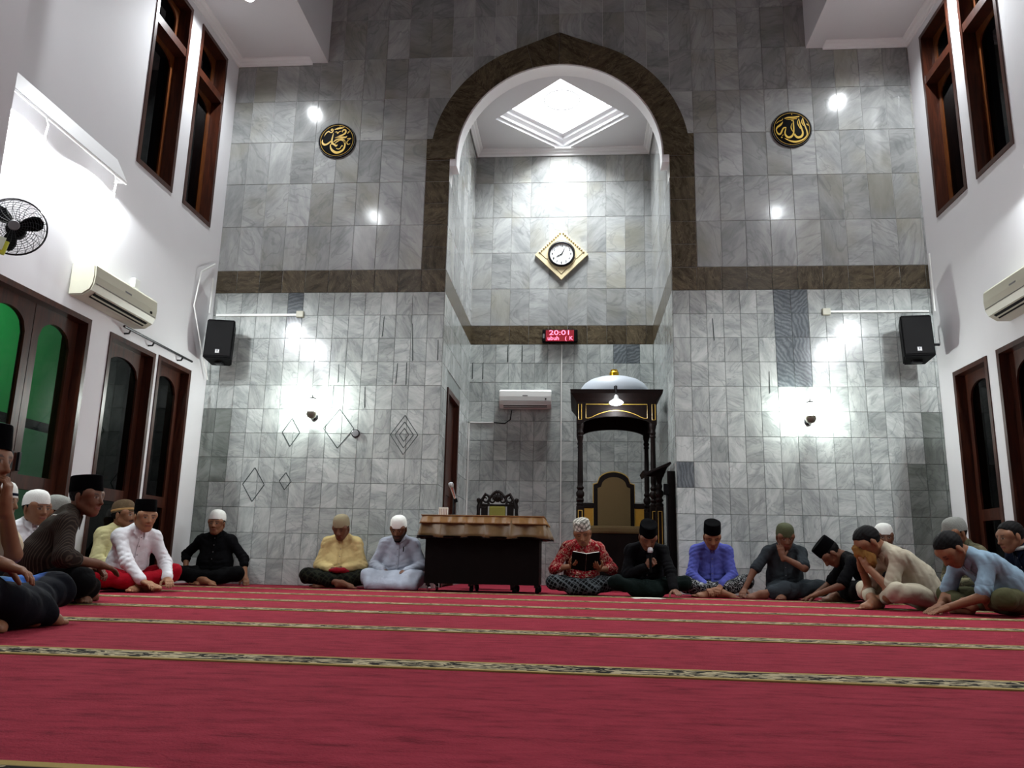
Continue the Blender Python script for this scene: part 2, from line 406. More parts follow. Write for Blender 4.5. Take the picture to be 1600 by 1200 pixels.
for par,u0,u1,fl_ in ((wfl,BXL,AC-PO,True),(wfr,AC+PO,BXR,False)): lay(par, FRONT, u0, u1, 6.9, 3, .3, .6, 'grey_marble', 'marble_slab', fl_)
# slabs over the arch, cut to the curve under the brown band
for c in range(12):
    a = AC-PO+c*2*PO/12; b = a+2*PO/12
    for r in range(5):
        za, zb = 5.7+r*.6, 6.3+r*.6
        xs_ = [a+.002+(b-a-.004)*i/8 for i in range(9)]
        low = [max(za+.002, arch_mid(x) or za) for x in xs_]
        if min(low) > zb-.03: continue
        keep = [(x,q) for x,q in zip(xs_,low) if q < zb-.004]
        if len(keep) < 2: continue
        cx, cz = (a+b)/2, (za+zb)/2
        m = mb().strip([(x-cx,q-cz) for x,q in keep], [(x-cx,zb-.002-cz) for x,_ in keep], TH, -TH)
        m.build('marble_slab', M['grey_marble'], wfa, loc=(cx,YF-.001,cz))
# brown arch band in cut stones, ogee tip in the middle
nseg = 12
for i in range(nseg):
    t0, t1 = PI*i/nseg+.0012, PI*(i+1)/nseg-.0012
    ts = [t0+(t1-t0)*k/8 for k in range(9)]
    inn = []; out = []
    for t in ts:
        inn.append((AC-RI*math.cos(t), ZS+RI*math.sin(t)))
        x = AC-RO*math.cos(t); z = ZS+RO*math.sin(t)
        d = abs(x-AC); z += .13*max(0,1-d/.55)**1.7
        out.append((x,z))
    cx = sum(p[0] for p in inn)/9; cz = sum(p[1] for p in inn)/9
    m = mb().strip([(x-cx,z-cz) for x,z in inn],[(x-cx,z-cz) for x,z in out], .03, -.03)
    m.build('arch_stone', M['brown_marble'], wfa, loc=(cx,YF-.001,cz))
for s in (-1,1):   # brown infill between the jamb and the foot of the ring
    xa, xb = sorted((AC+s*(RI+.0), AC+s*PO)); mb().box((xa,-.022,5.412),(xb,0,5.695)).build('arch_stone', M['brown_marble'], wfa, loc=(0,YF-.001,0))

# ------------------------------------------------------------------ niche
DN = (9.98,10.98,0,2.48)     # side door in the niche
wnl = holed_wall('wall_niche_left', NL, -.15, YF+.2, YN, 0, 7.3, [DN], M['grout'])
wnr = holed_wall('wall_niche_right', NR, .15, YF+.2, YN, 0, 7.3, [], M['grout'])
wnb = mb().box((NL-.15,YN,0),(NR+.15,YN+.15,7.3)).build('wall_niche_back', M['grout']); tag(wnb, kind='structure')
dl = YN-YF
lay(wnb, BK, NL, NR, 0, 12, .2, .3, 'white_marble', 'marble_tile', special={(11,11):'dark_marble',(12,11):'dark_marble'})
lay(wnb, BK, NL, NR, 3.6, 1, .3, .3, 'brown_marble', 'border_tile')
lay(wnb, BK, NL, NR, 3.9, 5, .3, .6, 'grey_marble', 'marble_slab')
sk = lambda a,b,c,d: b > DN[0]-YF+.01 and a < DN[1]-YF-.01 and c < DN[3]-.05
lay(wnl, LS, 0, dl, 0, 12, .2, .3, 'white_marble', 'marble_tile', skip=sk)
lay(wnr, RS, 0, dl, 0, 12, .2, .3, 'white_marble', 'marble_tile', special={(c,r):'smoky_marble' for c in (5,6,7) for r in (4,5,6,7)})
for wn_, fr in ((wnl,LS),(wnr,RS)):
    lay(wn_, fr, 0, dl, 3.6, 1, .3, .3, 'brown_marble', 'border_tile')
    lay(wn_, fr, 0 if fr is RS else .0, dl, 3.9, 2, .3, .6, 'grey_marble', 'marble_slab')
    a0, a1 = (.24, dl) if fr is LS else (0, dl-.24)
    lay(wn_, fr, a0, a1, 5.1, 3, .3, .6, 'grey_marble', 'marble_slab', flip=fr is LS)
# niche ceiling with a recessed diamond light
CX, CYc, HD = -.255, 11.03, 1.0
cm = mb(); z = ZNC
sq = [(NL,YF+.2),(NR,YF+.2),(NR,YN),(NL,YN)]; dm = [(CX,CYc-HD),(CX+HD,CYc),(CX,CYc+HD),(CX-HD,CYc)]
v = [(x,y,z) for x,y in sq+dm]
cm.add(v, [(0,1,5,4),(1,2,6,5),(2,3,7,6),(3,0,4,7)])
cm.v = [(x,y,z) for x,y,z in cm.v]
cm.add([(x,y,z+.5) for x,y in sq], [(0,1,2,3)])
cn = cm.build('ceiling_niche', M['plaster']); tag(cn, kind='structure')
st = mb()   # stepped recess frame
prof = [(HD,0),(HD,.05),(HD-.05,.05),(HD-.05,.09),(HD-.12,.13),(HD-.12,.17),(HD-.20,.19),(HD-.20,.30)]
for (h0,z0),(h1,z1) in zip(prof,prof[1:]):
    q0 = [(CX,CYc-h0,z+z0),(CX+h0,CYc,z+z0),(CX,CYc+h0,z+z0),(CX-h0,CYc,z+z0)]; q1 = [(CX,CYc-h1,z+z1),(CX+h1,CYc,z+z1),(CX,CYc+h1,z+z1),(CX-h1,CYc,z+z1)]
    st.add(q0+q1, [(i,(i+1)%4,4+(i+1)%4,4+i) for i in range(4)])
st.build('recess_frame', M['plaster'], cn)
h1 = HD-.2
lp = empty('ceiling_light', (CX,CYc,z+.3), 0, 'large diamond luminous panel recessed in the niche ceiling', 'ceiling light')
mb().add([(0,-h1,0),(h1,0,0),(0,h1,0),(-h1,0,0),(0,-h1,.02),(h1,0,.02),(0,h1,.02),(-h1,0,.02)], [(0,1,2,3),(4,7,6,5),(0,1,5,4),(1,2,6,5),(2,3,7,6),(3,0,4,7)]).build('diffuser', M['panel_light'], lp)
mb().tube([(.27*math.cos(2*PI*k/40),.27*math.sin(2*PI*k/40),-.01) for k in range(40)], .006, 6, closed=True).build('lamp_ring', M['grey_plastic'], lp)
ld = bpy.data.lights.new('niche_panel', 'AREA'); ld.energy = NICHE_W; ld.shape = 'SQUARE'; ld.size = 1.05; ld.color = COOL; ld.spread = math.radians(120)
lo_ = bpy.data.objects.new('niche_panel', ld); col.objects.link(lo_); lo_.location = (CX,CYc,z+.285); lo_.rotation_euler = (0,0,PI/4)
# cornice round the niche ceiling
cp = [(0,0),(.10,0),(.095,-.02),(.06,-.035),(.05,-.055),(.02,-.07),(.015,-.10),(0,-.10)]
cc = mb()
for p0,p1,nr in (((NL+.015,YF+.2,z),(NL+.015,YN,z),(1,0,0)),((NR-.015,YF+.2,z),(NR-.015,YN,z),(-1,0,0)),((NL,YN-.015,z),(NR,YN-.015,z),(0,-1,0))):
    v = [Vector(q)+Vector(nr)*a_+Vector((0,0,b_)) for q in (p0,p1) for a_,b_ in cp]; k = len(cp)
    cc.add(v, [(i,(i+1)%k,k+(i+1)%k,k+i) for i in range(k)]+[tuple(range(k)),tuple(range(k,2*k))])
cc.build('cornice', M['white_trim'], cn)

# book-matched diamond inlays in the left wall tiles
def inlay(x, z, hw, hh, wdt=.012, n_=1, par=wfl):
    for k in range(n_):
        a_, b_ = hw*(1-k*.33), hh*(1-k*.33); m = mb(); P4 = [(x,z+b_),(x+a_,z),(x,z-b_),(x-a_,z)]
        for i in range(4):
            (x0,z0),(x1,z1) = P4[i], P4[(i+1)%4]; d = Vector((x1-x0,z1-z0)); L_ = d.length; d /= L_; q = Vector((-d.y,d.x))*wdt/2
            s0, s1 = .0, L_-.004
            p = [Vector((x0,z0))+d*s0+q, Vector((x0,z0))+d*s1+q*random.uniform(.3,1), Vector((x0,z0))+d*s1-q, Vector((x0,z0))+d*s0-q]
            m.prism([(t.x,t.y) for t in p], .002, RT((0,YF-TH-.003,0)))
        o = m.build('diamond_inlay', M['vein'], par)
        if k == 0 and not inlay.done: o['label'] = 'thin dark diamond outline in the marble'; inlay.done = True
inlay.done = False
M['vein'] = plain('dark_vein', '3f4745', .25)
M['vein_soft'] = plain('grey_vein', '6a716f', .25)
inlay(-3.905,1.17,.135,.205); inlay(-3.515,1.215,.075,.105); inlay(-3.49,1.81,.11,.175); inlay(-2.90,1.86,.19,.24)
inlay(-2.09,1.79,.17,.24,.01,3)
# natural dark vein streaks that run straight down single tiles
for x,z,h in ((-2.42,3.15,.28),(-2.04,2.95,.5),(-2.22,2.55,.28),(-2.1,2.55,.3),(-1.72,2.85,.28),(-2.6,2.25,.28),(-2.95,2.55,.25),(-3.0,2.25,.3)):
    mb().prism([(-.006,-h/2),(.007,-h/2+.02),(.004,h/2),(-.005,h/2-.02)], .002, RT((x,YF-TH-.003,z),0,random.uniform(-.05,.05))).build('vein_streak', M['vein'], wfl)
for x,z,h in ((2.25,2.45,.28),(1.62,3.1,.3)):
    mb().prism([(-.006,-h/2),(.007,-h/2+.02),(.004,h/2),(-.005,h/2-.02)], .002, RT((x,YF-TH-.003,z),0,random.uniform(-.05,.05))).build('vein_streak', M['vein'], wfr)
for x,z in ((-1.62,3.18),(-1.46,3.18),(-1.08,3.45),(-.86,3.45)):
    mb().prism([(-.009,-.14),(.009,-.12),(.006,.14),(-.007,.12)], .002, RT((x,YN-TH-.003,z))).build('vein_streak', M['vein'], wnb)

# ------------------------------------------------------------------ windows and doors in the side walls
def arched_sash(m, y0, y1, z0, z1, st_, rail, arch_h, x0, x1, mid=None):
    """sash frame in the y-z plane: stiles, rails, arched head; thickness x0..x1"""
    m.box((x0,y0,z0),(x1,y0+st_,z1)); m.box((x0,y1-st_,z0),(x1,y1,z1)); m.box((x0,y0+st_,z0),(x1,y1-st_,z0+rail))
    ya, yb = y0+st_, y1-st_; yc, hw = (ya+yb)/2, (yb-ya)/2
    n_ = 14; lo_, hi_ = [], []
    for i in range(n_+1):
        t = -1+2*i/n_; lo_.append((yc+hw*t, z1-rail-arch_h+arch_h*math.sqrt(max(0,1-t*t)))); hi_.append((yc+hw*t, z1))
    k = n_+1; v = []
    for xx in (x0,x1): v += [(xx,y,z_) for y,z_ in lo_]+[(xx,y,z_) for y,z_ in hi_]
    f = []
    for i in range(n_): f += [(i,i+1,k+i+1,k+i),(2*k+i,3*k+i,3*k+i+1,2*k+i+1),(i,2*k+i,2*k+i+1,i+1)]
    m.add(v, f)
    if mid: m.box((x0,ya,mid-.06),(x1,yb,mid+.06))
def opening(name, xw, s, y0, y1, z0, z1, label, kind):
    """wood lined opening; s = -1 left wall (outside is -x), +1 right wall"""
    r = empty(name, (0,0,0)); tag(r, label, None, kind='structure')
    X = lambda d: xw+s*d     # d metres into the wall
    def B(m, d0, d1, ya, yb, za, zb): m.box((min(X(d0),X(d1)),ya,za),(max(X(d0),X(d1)),yb,zb))
    f = mb(); t = .05
    pro = -.012
    B(f,pro,.235,y0,y0+t,z0,z1); B(f,pro,.235,y1-t,y1,z0,z1); B(f,pro,.235,y0+t,y1-t,z1-t,z1)
    if kind == 'window': B(f,pro,.235,y0+t,y1-t,z0,z0+t)
    f.build('frame', M['teak'], r)
    if kind == 'window':
        zt = z1-.62
        g = mb(); B(g,-.005,.2,y0+t,y1-t,zt-.05,zt+.05); g.build('transom', M['teak'], r)
        for za,zb in ((z0+t,zt-.05),(zt+.05,z1-t)):
            sh = mb(); arched_sash(sh, y0+t, y1-t, za, zb, .06, .05, .10, *sorted((X(.13),X(.17)))); so_ = sh.build('sash', M['teak_light'], r)
            gl = mb(); B(gl,.148,.154,y0+t+.055,y1-t-.055,za+.045,zb-.045); gl.build('pane', M['tinted_glass'], so_)
    else:
        leaves = [(y0+t,y1-t)] if y1-y0 < 1.1 else [(y0+t,(y0+y1)/2-.004),((y0+y1)/2+.004,y1-t)]
        for ya,yb in leaves:
            dd = .02 if 'swung' in label else .09
            sh = mb(); arched_sash(sh, ya, yb, z0+.015, z1-t, .085, .11, .17, *sorted((X(dd),X(dd+.045))), mid=.90); so_ = sh.build('door_leaf', M['teak'], r)
            gl = mb(); B(gl,dd+.02,dd+.026,ya+.08,yb-.08,z0+.1,z1-t-.1); gl.build('pane', M['tinted_glass'] if y0 > 7.2 else M['glass'], so_)
            hd = mb(); hx = X(dd-.02); yy = yb-.045 if ya < (y0+y1)/2-.1 and len(leaves) == 2 else ya+.045
            hd.chbox((hx-.012,yy-.015,.98),(hx+.012,yy+.015,1.14),.004); hd.build('handle', M['black_metal'], so_)
    return r
opening('window_1', XL, -1, *WIN[0], 'tall brown wooden window high on the left wall, nearer the camera', 'window')
opening('window_2', XL, -1, *WIN[1], 'tall brown wooden window high on the left wall, beside the marble', 'window')
opening('window_3', XR, 1, 8.42,9.17,4.35,6.73, 'tall brown wooden window high on the right wall, beside the marble', 'window')
opening('window_4', XR, 1, 7.46,8.205,4.35,6.73, 'tall brown wooden window high on the right wall, nearer the camera', 'window')
opening('door_1', XL, -1, *DL[0], 'brown double door with arched green lit glass under the fan', 'door')
opening('door_2', XL, -1, *DL[1], 'brown arched glass door leaf under the black rail', 'door swung')
opening('door_3', XL, -1, *DL[2], 'brown arched glass door beside the left marble wall', 'door')
opening('door_4', XR, 1, *DR[1], 'brown arched glass door beside the right marble wall', 'door')
opening('door_5', XR, 1, *DR[0], 'brown arched glass door at the right picture edge', 'door')
# niche door
nd = empty('door_6', (0,0,0)); tag(nd, 'narrow brown wooden door in the side of the niche', None, kind='structure')
mb().box((NL-.15,DN[0],0),(NL+.02,DN[0]+.07,DN[3])).box((NL-.15,DN[1]-.07,0),(NL+.02,DN[1],DN[3])).box((NL-.15,DN[0]+.07,DN[3]-.07),(NL+.02,DN[1]-.07,DN[3])).build('frame', M['teak'], nd)
lf = mb().box((NL-.09,DN[0]+.07,.01),(NL-.05,DN[1]-.07,DN[3]-.07)).build('door_leaf', M['teak'], nd)
for za,zb in ((.15,1.0),(1.15,2.3)): mb().box((NL-.052,DN[0]+.2,za),(NL-.038,DN[1]-.2,zb)).build('raised_panel', M['teak'], lf)
# outside the green door: a green painted passage wall with a notice board and a bulb
gw = mb().box((XL-2.2,4.0,-.1),(XL-2.05,11.2,3.4)).build('wall_passage', plain('green_paint','0f7d3a',.6,var=.05,scale=4)); tag(gw, kind='structure')
fp = mb().box((XL-2.2,4.0,-.15),(XL-.241,11.2,-.12)).build('floor_passage', plain('passage_floor','4a4a46',.6)); tag(fp, kind='structure')
nb = empty('notice_board', (XL-2.05,9.0,.35), 0, 'dark framed notice board on the green wall behind the door glass', 'notice board')
mb().box((0,-.75,0),(.03,.75,1.55)).build('frame', M['black_plastic'], nb); mb().box((.03,-.62,.1),(.036,.62,1.43)).build('sheet', plain('faded_green_sheet','4f7f5f',.7), nb)
pb = empty('passage_lamp', (XL-1.2,7.2,3.2), 0, 'small passage lamp beyond the green door glass', 'lamp')
mb().lathe([(.02,0),(.05,-.02),(.06,-.06),(.04,-.1),(.01,-.11)],12).build('bulb', M['bulb_soft'], pb)
point_light('passage_light', (0,0,-.16), 85, .05, (.9,1,.9), pb)
# ------------------------------------------------------------------ lamps
def hood(side):
    xw, s = (XL,1) if side == 'left' else (XR,-1)
    r = empty('wall_lamp_hood', (xw,5.27,3.9), 0, 'white sloping lamp hood with glaring bulbs on the %s wall' % side, 'wall lamp')
    X = lambda d: s*d; y0, y1 = .004, 1.84
    mb().add([(X(.002),y0,.27),(X(.002),y1,.27),(X(.13),y1,.03),(X(.13),y0,.03),(X(.012),y0,.285),(X(.012),y1,.285),(X(.145),y1,.035),(X(.145),y0,.035)],
             [(0,1,2,3),(4,5,6,7),(0,1,5,4),(1,2,6,5),(2,3,7,6),(3,0,4,7)]).build('hood_board', M['white_trim'], r)
    mb().add([(X(.002),y1,.27),(X(.13),y1,.03),(X(.002),y1,.03),(X(.002),y1+.015,.27),(X(.13),y1+.015,.03),(X(.002),y1+.015,.03)], [(0,1,2),(3,4,5),(0,1,4,3),(1,2,5,4),(2,0,3,5)]).build('end_panel', M['white_trim'], r)
    mb().tube([(X(.135),y0,.02),(X(.135),y1,.02)], .012, 8).build('pipe', M['white_trim'], r)
    for y in (.10,.60,1.16,1.64):
        if y in (.60,1.64):
            b = mb().lathe([(.006,.055),(.026,.045),(.034,.01),(.034,-.02),(.024,-.05),(.006,-.06)],12,(X(.15),y,-.29)).build('bulb', M['bulb'], r, True)
            mb().lathe([(.02,.05),(.022,.09),(.016,.11)],10,(X(.15),y,-.29)).build('socket', M['white_trim'], b)
            mb().tube([(X(.135),y,.02),(X(.165),y,-.06),(X(.155),y,-.14),(X(.15),y,-.19)], .008, 6).build('arm', M['white_trim'], b)
            point_light('hood_bulb_light', (X(.075),y-.12,-.06), LAMP_W, .035, COOL, r, spot=math.radians(172), blend=.12)
    return r
hood('left'); hood('right')
def downlight(x, y, label, f_=1.0):
    r = empty('downlight', (x,y,ZSOF+.05), 0, label, 'downlight', 'recessed downlights in the soffits')
    mb().lathe([(.062,0),(.085,0),(.088,-.006),(.075,-.014),(.062,-.012)],20).build('trim_ring', M['white_trim'], r, True)
    mb().lathe([(.0005,-.004),(.05,-.004),(.06,-.002),(.06,.0),(.0005,.0)],16).build('bulb', M['bulb_soft'], r)
    point_light('downlight_light', (0,0,-.03), DOWN_W*f_, .05, COOL, r, spot=math.radians(150), blend=.8)
for x,lab in ((-3.98,'left'),(3.70,'right')):
    for y,w_ in ((8.26,'nearest the marble wall'),(4.55,'halfway down the hall'),(.85,'above the photographer'),(-2.9,'at the back of the hall')):
        downlight(x, y, 'round recessed downlight in the %s soffit %s' % (lab, w_), 1.0 if y > 4 else (.55 if y > 0 else .35))
def sconce(loc, rz, label):
    r = empty('wall_sconce', loc, rz, label, 'wall lamp', 'lantern sconces')
    mb().lathe([(.002,0),(.05,0),(.05,.012),(.035,.02),(.03,.025),(.002,.027)],16,M=RT((0,-.003,-.02),PI/2)).build('wall_plate', M['black_metal'], r, True)
    mb().tube([(0,-.02,-.03),(0,-.06,-.07),(0,-.11,-.06),(0,-.12,-.03)], .009, 8).build('arm', M['black_metal'], r, True)
    mb().lathe([(.012,-.05),(.045,-.035),(.062,.0),(.058,.035),(.052,.035),(.05,.01),(.01,-.01)],18,(0,-.12,-.02)).build('cup', plain('brushed_pewter','6e675c',.4,.6), r, True)
    b = mb().lathe([(.005,-.01),(.024,.0),(.036,.045),(.036,.075),(.022,.105),(.005,.115)],14,(0,-.12,.03)).build('bulb', M['bulb'], r, True)
    mb().lathe([(.07,.0),(.05,.018),(.02,.028),(.008,.035),(.006,.06),(.002,.075)],6,(0,-.12,.165)).build('cap', M['black_metal'], r)
    for k in range(4):
        t = PI/4+k*PI/2; mb().tube([(.055*math.cos(t),-.12+.055*math.sin(t),.01),(.06*math.cos(t),-.12+.06*math.sin(t),.166)], .003, 5).build('cage_rod', M['black_metal'], r)
    for dx in (-.05,.05): point_light('sconce_light', (dx,-.12,.09), SCONCE_W/2, .03, (.93,1,.95), r)
    return r
sconce((-3.212,YF-TH,2.03),0,'lit lantern sconce on the left marble wall above the diamonds')
sconce((2.667,YF-TH,2.01),0,'lit lantern sconce on the right marble wall')

# ------------------------------------------------------------------ medallions with calligraphy
def ribbon(m, pts, y, close=False):
    P_ = []
    n_ = len(pts)
    for i in range(n_-1):        # Catmull-Rom
        p0, p1, p2, p3 = pts[max(i-1,0)], pts[i], pts[i+1], pts[min(i+2,n_-1)]
        for k in range(5):
            t = k/5; P_.append(tuple(.5*((2*b)+(-a_+c)*t+(2*a_-5*b+4*c-d)*t*t+(-a_+3*b-3*c+d)*t**3) for a_,b,c,d in zip(p0,p1,p2,p3)))
    P_.append(pts[-1]); n_ = len(P_); L_, R_ = [], []
    for i, (x,z,w_) in enumerate(P_):
        a_ = P_[max(i-1,0)]; b = P_[min(i+1,n_-1)]; d = Vector((b[0]-a_[0], b[1]-a_[1])); d.normalize()
        # broad-nib pen: thickness follows the given width
        q = Vector((-d.y,d.x))*max(w_,.004)/2; L_.append((x+q.x,z+q.y)); R_.append((x-q.x,z-q.y))
    m.strip(L_, R_, .004, y)
def medallion(x, z, label, strokes, c, rx, ry, R_=.25):
    r = empty('calligraphy_medallion', (x,YF-TH-.004,z), 0, label, 'wall plaque', 'round calligraphy plaques')
    mb().lathe([(.001,0),(R_,0),(R_,.012),(R_-.008,.018),(.001,.018)],48,M=RT((0,0,0),PI/2)).build('disc', M['black_plastic'], r, True)
    for q in (.965,.875):
        m = mb(); m.tube([(R_*q*math.cos(2*PI*k/60),-.019,R_*q*math.sin(2*PI*k/60)) for k in range(60)], .0035 if q < .9 else .0025, 6, closed=True); m.build('ring', M['gold'] if q < .9 else M['grey_plastic'], r)
    m = mb()
    for s_ in strokes:
        ribbon(m, [((px-c[0])/rx*R_, -(py-c[1])/ry*R_, w_/rx*R_) for px,py,w_ in s_], -.0235)
    m.build('lettering', plain('gold_leaf','d0a92c',.4,.0), r)
MUH = [[(775,400,10),(785,355,30),(835,335,36),(868,375,38),(850,430,40),(790,470,40),(700,505,36),(610,540,16)],
 [(590,543,12),(680,530,34),(780,535,48),(870,535,42),(905,500,10)],
 [(555,655,14),(620,600,30),(720,578,22),(800,585,32),(850,640,44),(868,740,36),(835,850,46),(750,915,56),(650,932,66),(560,890,60),(500,820,44),(478,740,24),(510,700,14)],
 [(600,690,14),(660,640,24),(740,605,28),(820,625,40),(860,690,40)],
 [(540,420,12),(522,520,30),(508,620,44),(530,690,52),(590,725,44),(630,760,40),(665,725,14)],
 [(262,585,14),(258,650,36),(300,710,56),(370,715,48),(440,670,34),(505,610,26)],
 [(300,495,8),(340,420,24),(410,370,30),(450,400,24),(500,395,30),(522,335,28),(490,305,18),(470,345,14),(520,360,14)],
 [(560,325,14),(640,305,44),(740,285,44),(800,272,26),(815,255,20),(790,285,10)],
 [(580,395,10),(625,385,16),(650,425,30),(690,385,12),(745,370,14)],
 [(693,215,14),(705,240,18)],
 [(920,440,14),(935,400,20),(955,395,26),(950,375,14)],
 [(915,580,16),(960,570,20),(1015,568,12),(960,605,14),(915,660,16),(930,715,22),(970,722,18),(1000,700,10)],
 [(640,820,10),(690,840,22),(745,825,20),(770,775,14),(800,765,24),(790,745,16),(770,765,10)]]
ALL = [[(937,310,10),(950,420,26),(985,540,32),(1022,660,34),(1020,760,28),(940,850,34),(840,900,46),(720,925,52),(600,905,44),(520,870,26),(445,830,8)],
 [(937,320,8),(905,400,22),(910,450,28),(948,525,10)],
 [(832,340,12),(860,480,34),(900,620,38),(915,710,44),(880,785,58),(800,815,62),(735,785,52),(700,720,36)],
 [(830,350,8),(797,420,20),(808,490,24),(852,575,20),(855,600,8)],
 [(692,390,24),(690,520,32),(688,660,32),(660,745,42),(600,800,56),(530,805,56),(475,755,44),(460,690,32),(478,620,22),(500,550,10)],
 [(500,555,26),(440,565,36),(400,610,34),(360,690,40),(310,725,46),(262,680,30),(243,600,24),(280,540,44),(350,490,50),(400,440,30),(415,405,8)],
 [(662,445,10),(625,530,20),(635,600,24),(668,665,18)],
 [(470,325,20),(560,305,44),(700,300,40),(850,280,34)],
 [(500,345,8),(600,350,16),(700,340,20),(790,335,12)],
 [(635,375,14),(665,385,22),(695,365,14)],
 [(250,450,8),(320,395,14),(400,365,16),(425,325,10)],
 [(650,205,14),(668,240,14)],[(1025,475,24),(1055,500,22),(1070,530,8)],[(360,795,30),(385,815,26)],[(385,765,10),(415,735,14)]]
medallion(-3.18,5.70,'round black plaque with gold calligraphy on the left upper wall',MUH,(638,610),495,455)
medallion(2.675,5.72,'round black plaque with gold calligraphy on the right upper wall',ALL,(642,590),520,460)

# ------------------------------------------------------------------ text helper
def text_mesh(s, size, extrude=.002):
    cu = bpy.data.curves.new('txt','FONT'); cu.body = s; cu.size = size; cu.align_x = 'CENTER'; cu.align_y = 'CENTER'; cu.extrude = extrude; cu.resolution_u = 3
    o = bpy.data.objects.new('txt', cu); col.objects.link(o); dg = bpy.context.evaluated_depsgraph_get()
    me = bpy.data.meshes.new_from_object(o.evaluated_get(dg)); bpy.data.objects.remove(o); bpy.data.curves.remove(cu); return me
def text(name, s, size, mat, parent, loc, sx=1, bold=0):
    me = text_mesh(s, size); me.materials.clear(); me.materials.append(mat)
    o = link(name, me, None, parent, loc, (PI/2,0,0)); o.scale = (sx,1,1); return o

# ------------------------------------------------------------------ clock
ck = empty('wall_clock', (-.265,YN-TH-.003,5.05), 0, 'white wall clock in a carved cream diamond frame', 'clock')
CR = .415; M['cream_carved'] = plain('cream_carved_stone','cdbf98',.6,var=.06); M['groove'] = plain('carving_groove','5c4a2c',.8)
mb().prism([(0,-CR),(CR,0),(0,CR),(-CR,0)], .05, RT((0,-.05,0))).build('frame', M['cream_carved'], ck)
for s1 in (-1,1):       # carved petals along the two upper edges
    for k in range(11):
        t = .07+k*.083; x0, z0 = s1*CR*t*.96, CR*(1-t)*.96
        mb().lathe([(.001,0),(.017,.0),(.015,.01),(.008,.016),(.001,.018)],8,M=RT((x0*.955,-.049,z0*.955),PI/2,0,0)).build('carved_petal', M['cream_carved'], ck, True)
def groove(pts): m = mb(); m.tube([(x,-.051,z_) for x,z_ in pts], .0045, 5); m.build('carved_groove', M['groove'], ck)
for s1 in (-1,1):
    groove([(s1*.33,.02),(s1*.27,-.04),(s1*.235,-.075),(s1*.20,-.06)]); groove([(s1*.205,-.09),(s1*.17,-.16),(s1*.10,-.20),(s1*.05,-.215),(0,-.225)])
    groove([(s1*.09,-.235),(s1*.06,-.265),(0,-.325)])
mb().lathe([(.178,0),(.205,0),(.212,.015),(.205,.035),(.19,.042),(.18,.03)],40,M=RT((0,-.05,0),PI/2)).build('bezel', M['black_metal'], ck, True)
mb().lathe([(.222,0),(.232,.0),(.228,.012),(.220,.012)],40,M=RT((0,-.05,0),PI/2)).build('outer_ring', M['cream_carved'], ck, True)
fc = mb().lathe([(.001,0),(.185,0),(.185,.012),(.001,.012)],40,M=RT((0,-.05,0),PI/2)).build('dial', plain('clock_dial','e9ecec',.4,var=.01), ck)
for h_ in range(1,13):
    t = PI/2-h_*PI/6; text('numeral', str(h_), .052, M['black_plastic'], fc, (.142*math.cos(t),-.064,.142*math.sin(t)))
for ang,L_,w_ in ((PI/2-8.02*PI/6,.105,.012),(PI/2-.075*2*PI,.13,.009)):
    d = Vector((math.cos(ang),math.sin(ang))); q = Vector((-d.y,d.x))*w_/2
    pts = [d*-.025+q, d*L_*.6+q, d*L_, d*L_*.6-q, d*-.025-q]
    mb().prism([(p.x,p.y) for p in pts], .003, RT((0,-.070,0))).build('hand', M['black_plastic'], fc)

# ------------------------------------------------------------------ led sign
ls = empty('led_sign', (-.28,YN-TH-.02,3.715), 0, 'small black running-text sign with red letters on the brown band', 'led sign')
mb().chbox((-.27,-.07,-.105),(.27,.0,.105),.02).build('housing', M['black_plastic'], ls)
mb().box((-.215,-.0735,-.088),(.215,-.0705,.088)).build('display', M['led_glow'], ls)
for dx in (-.14,.13): mb().tube([(dx,-.02,.1),(dx,-.02,.14),(dx,.005,.15)], .006, 6).build('hook', M['black_metal'], ls)
text('digits', '20:01', .105, M['led_red'], ls, (.0,-.076,.043), 1.45); text('letters', 'ubuh', .095, M['led_red'], ls, (-.10,-.076,-.043), .95)
text('letters', '(', .085, M['led_red'], ls, (.09,-.076,-.043)); text('letters', 'K', .085, M['led_red'], ls, (.17,-.076,-.043))
mb().box((-.262,-.073,-.04),(-.235,-.07,.03)).build('maker_plate', M['grey_plastic'], ls)

# ------------------------------------------------------------------ cable ducts
def duct(pts, label, w_=.022, boxes=()):
    r = empty('cable_duct', pts[0], 0, label, 'cable duct', 'white plastic cable ducts'); o0 = Vector(pts[0])
    for a_, b in zip(pts, pts[1:]):
        a_, b = Vector(a_)-o0, Vector(b)-o0; m = mb(); lo_ = [min(a_[i],b[i])-w_/2 for i in range(3)]; hi_ = [max(a_[i],b[i])+w_/2 for i in range(3)]; m.box(lo_, hi_); m.build('trunking', M['white_plastic'], r)
    for b in boxes:
        b = Vector(b)-o0; mb().chbox(tuple(b-Vector((.045,.02,.04))),tuple(b+Vector((.045,.02,.04))),.006).build('socket_box', M['cream_plastic'], r)
    return r
yf = YF-TH-.013
duct([(XL+.06,yf,3.30),(-3.52,yf,3.305)], 'white cable duct with socket box above the left loudspeaker', boxes=[(-3.49,yf-.006,3.31)])
duct([(XR-.06,yf,3.314),(2.99,yf,3.314)], 'white cable duct with socket box above the right loudspeaker', boxes=[(2.95,yf-.006,3.312)])
duct([(-.252,YN-TH-.013,3.58),(-.252,YN-TH-.013,.03)], 'white vertical cable duct below the red letter sign', .02)
duct([(-1.28,YN-TH-.013,2.375),(-1.645,YN-TH-.013,2.375),(-1.645,YN-TH-.013,.05)], 'white cable duct bending down beside the niche door', .02)
duct([(XL+.013,9.40,3.75),(XL+.013,9.40,3.30)], 'short white cable duct in the left corner under the brown band', .018)
duct([(XR-.013,9.44,4.0),(XR-.013,9.44,3.30)], 'short white cable duct in the right corner under the brown band', .018)
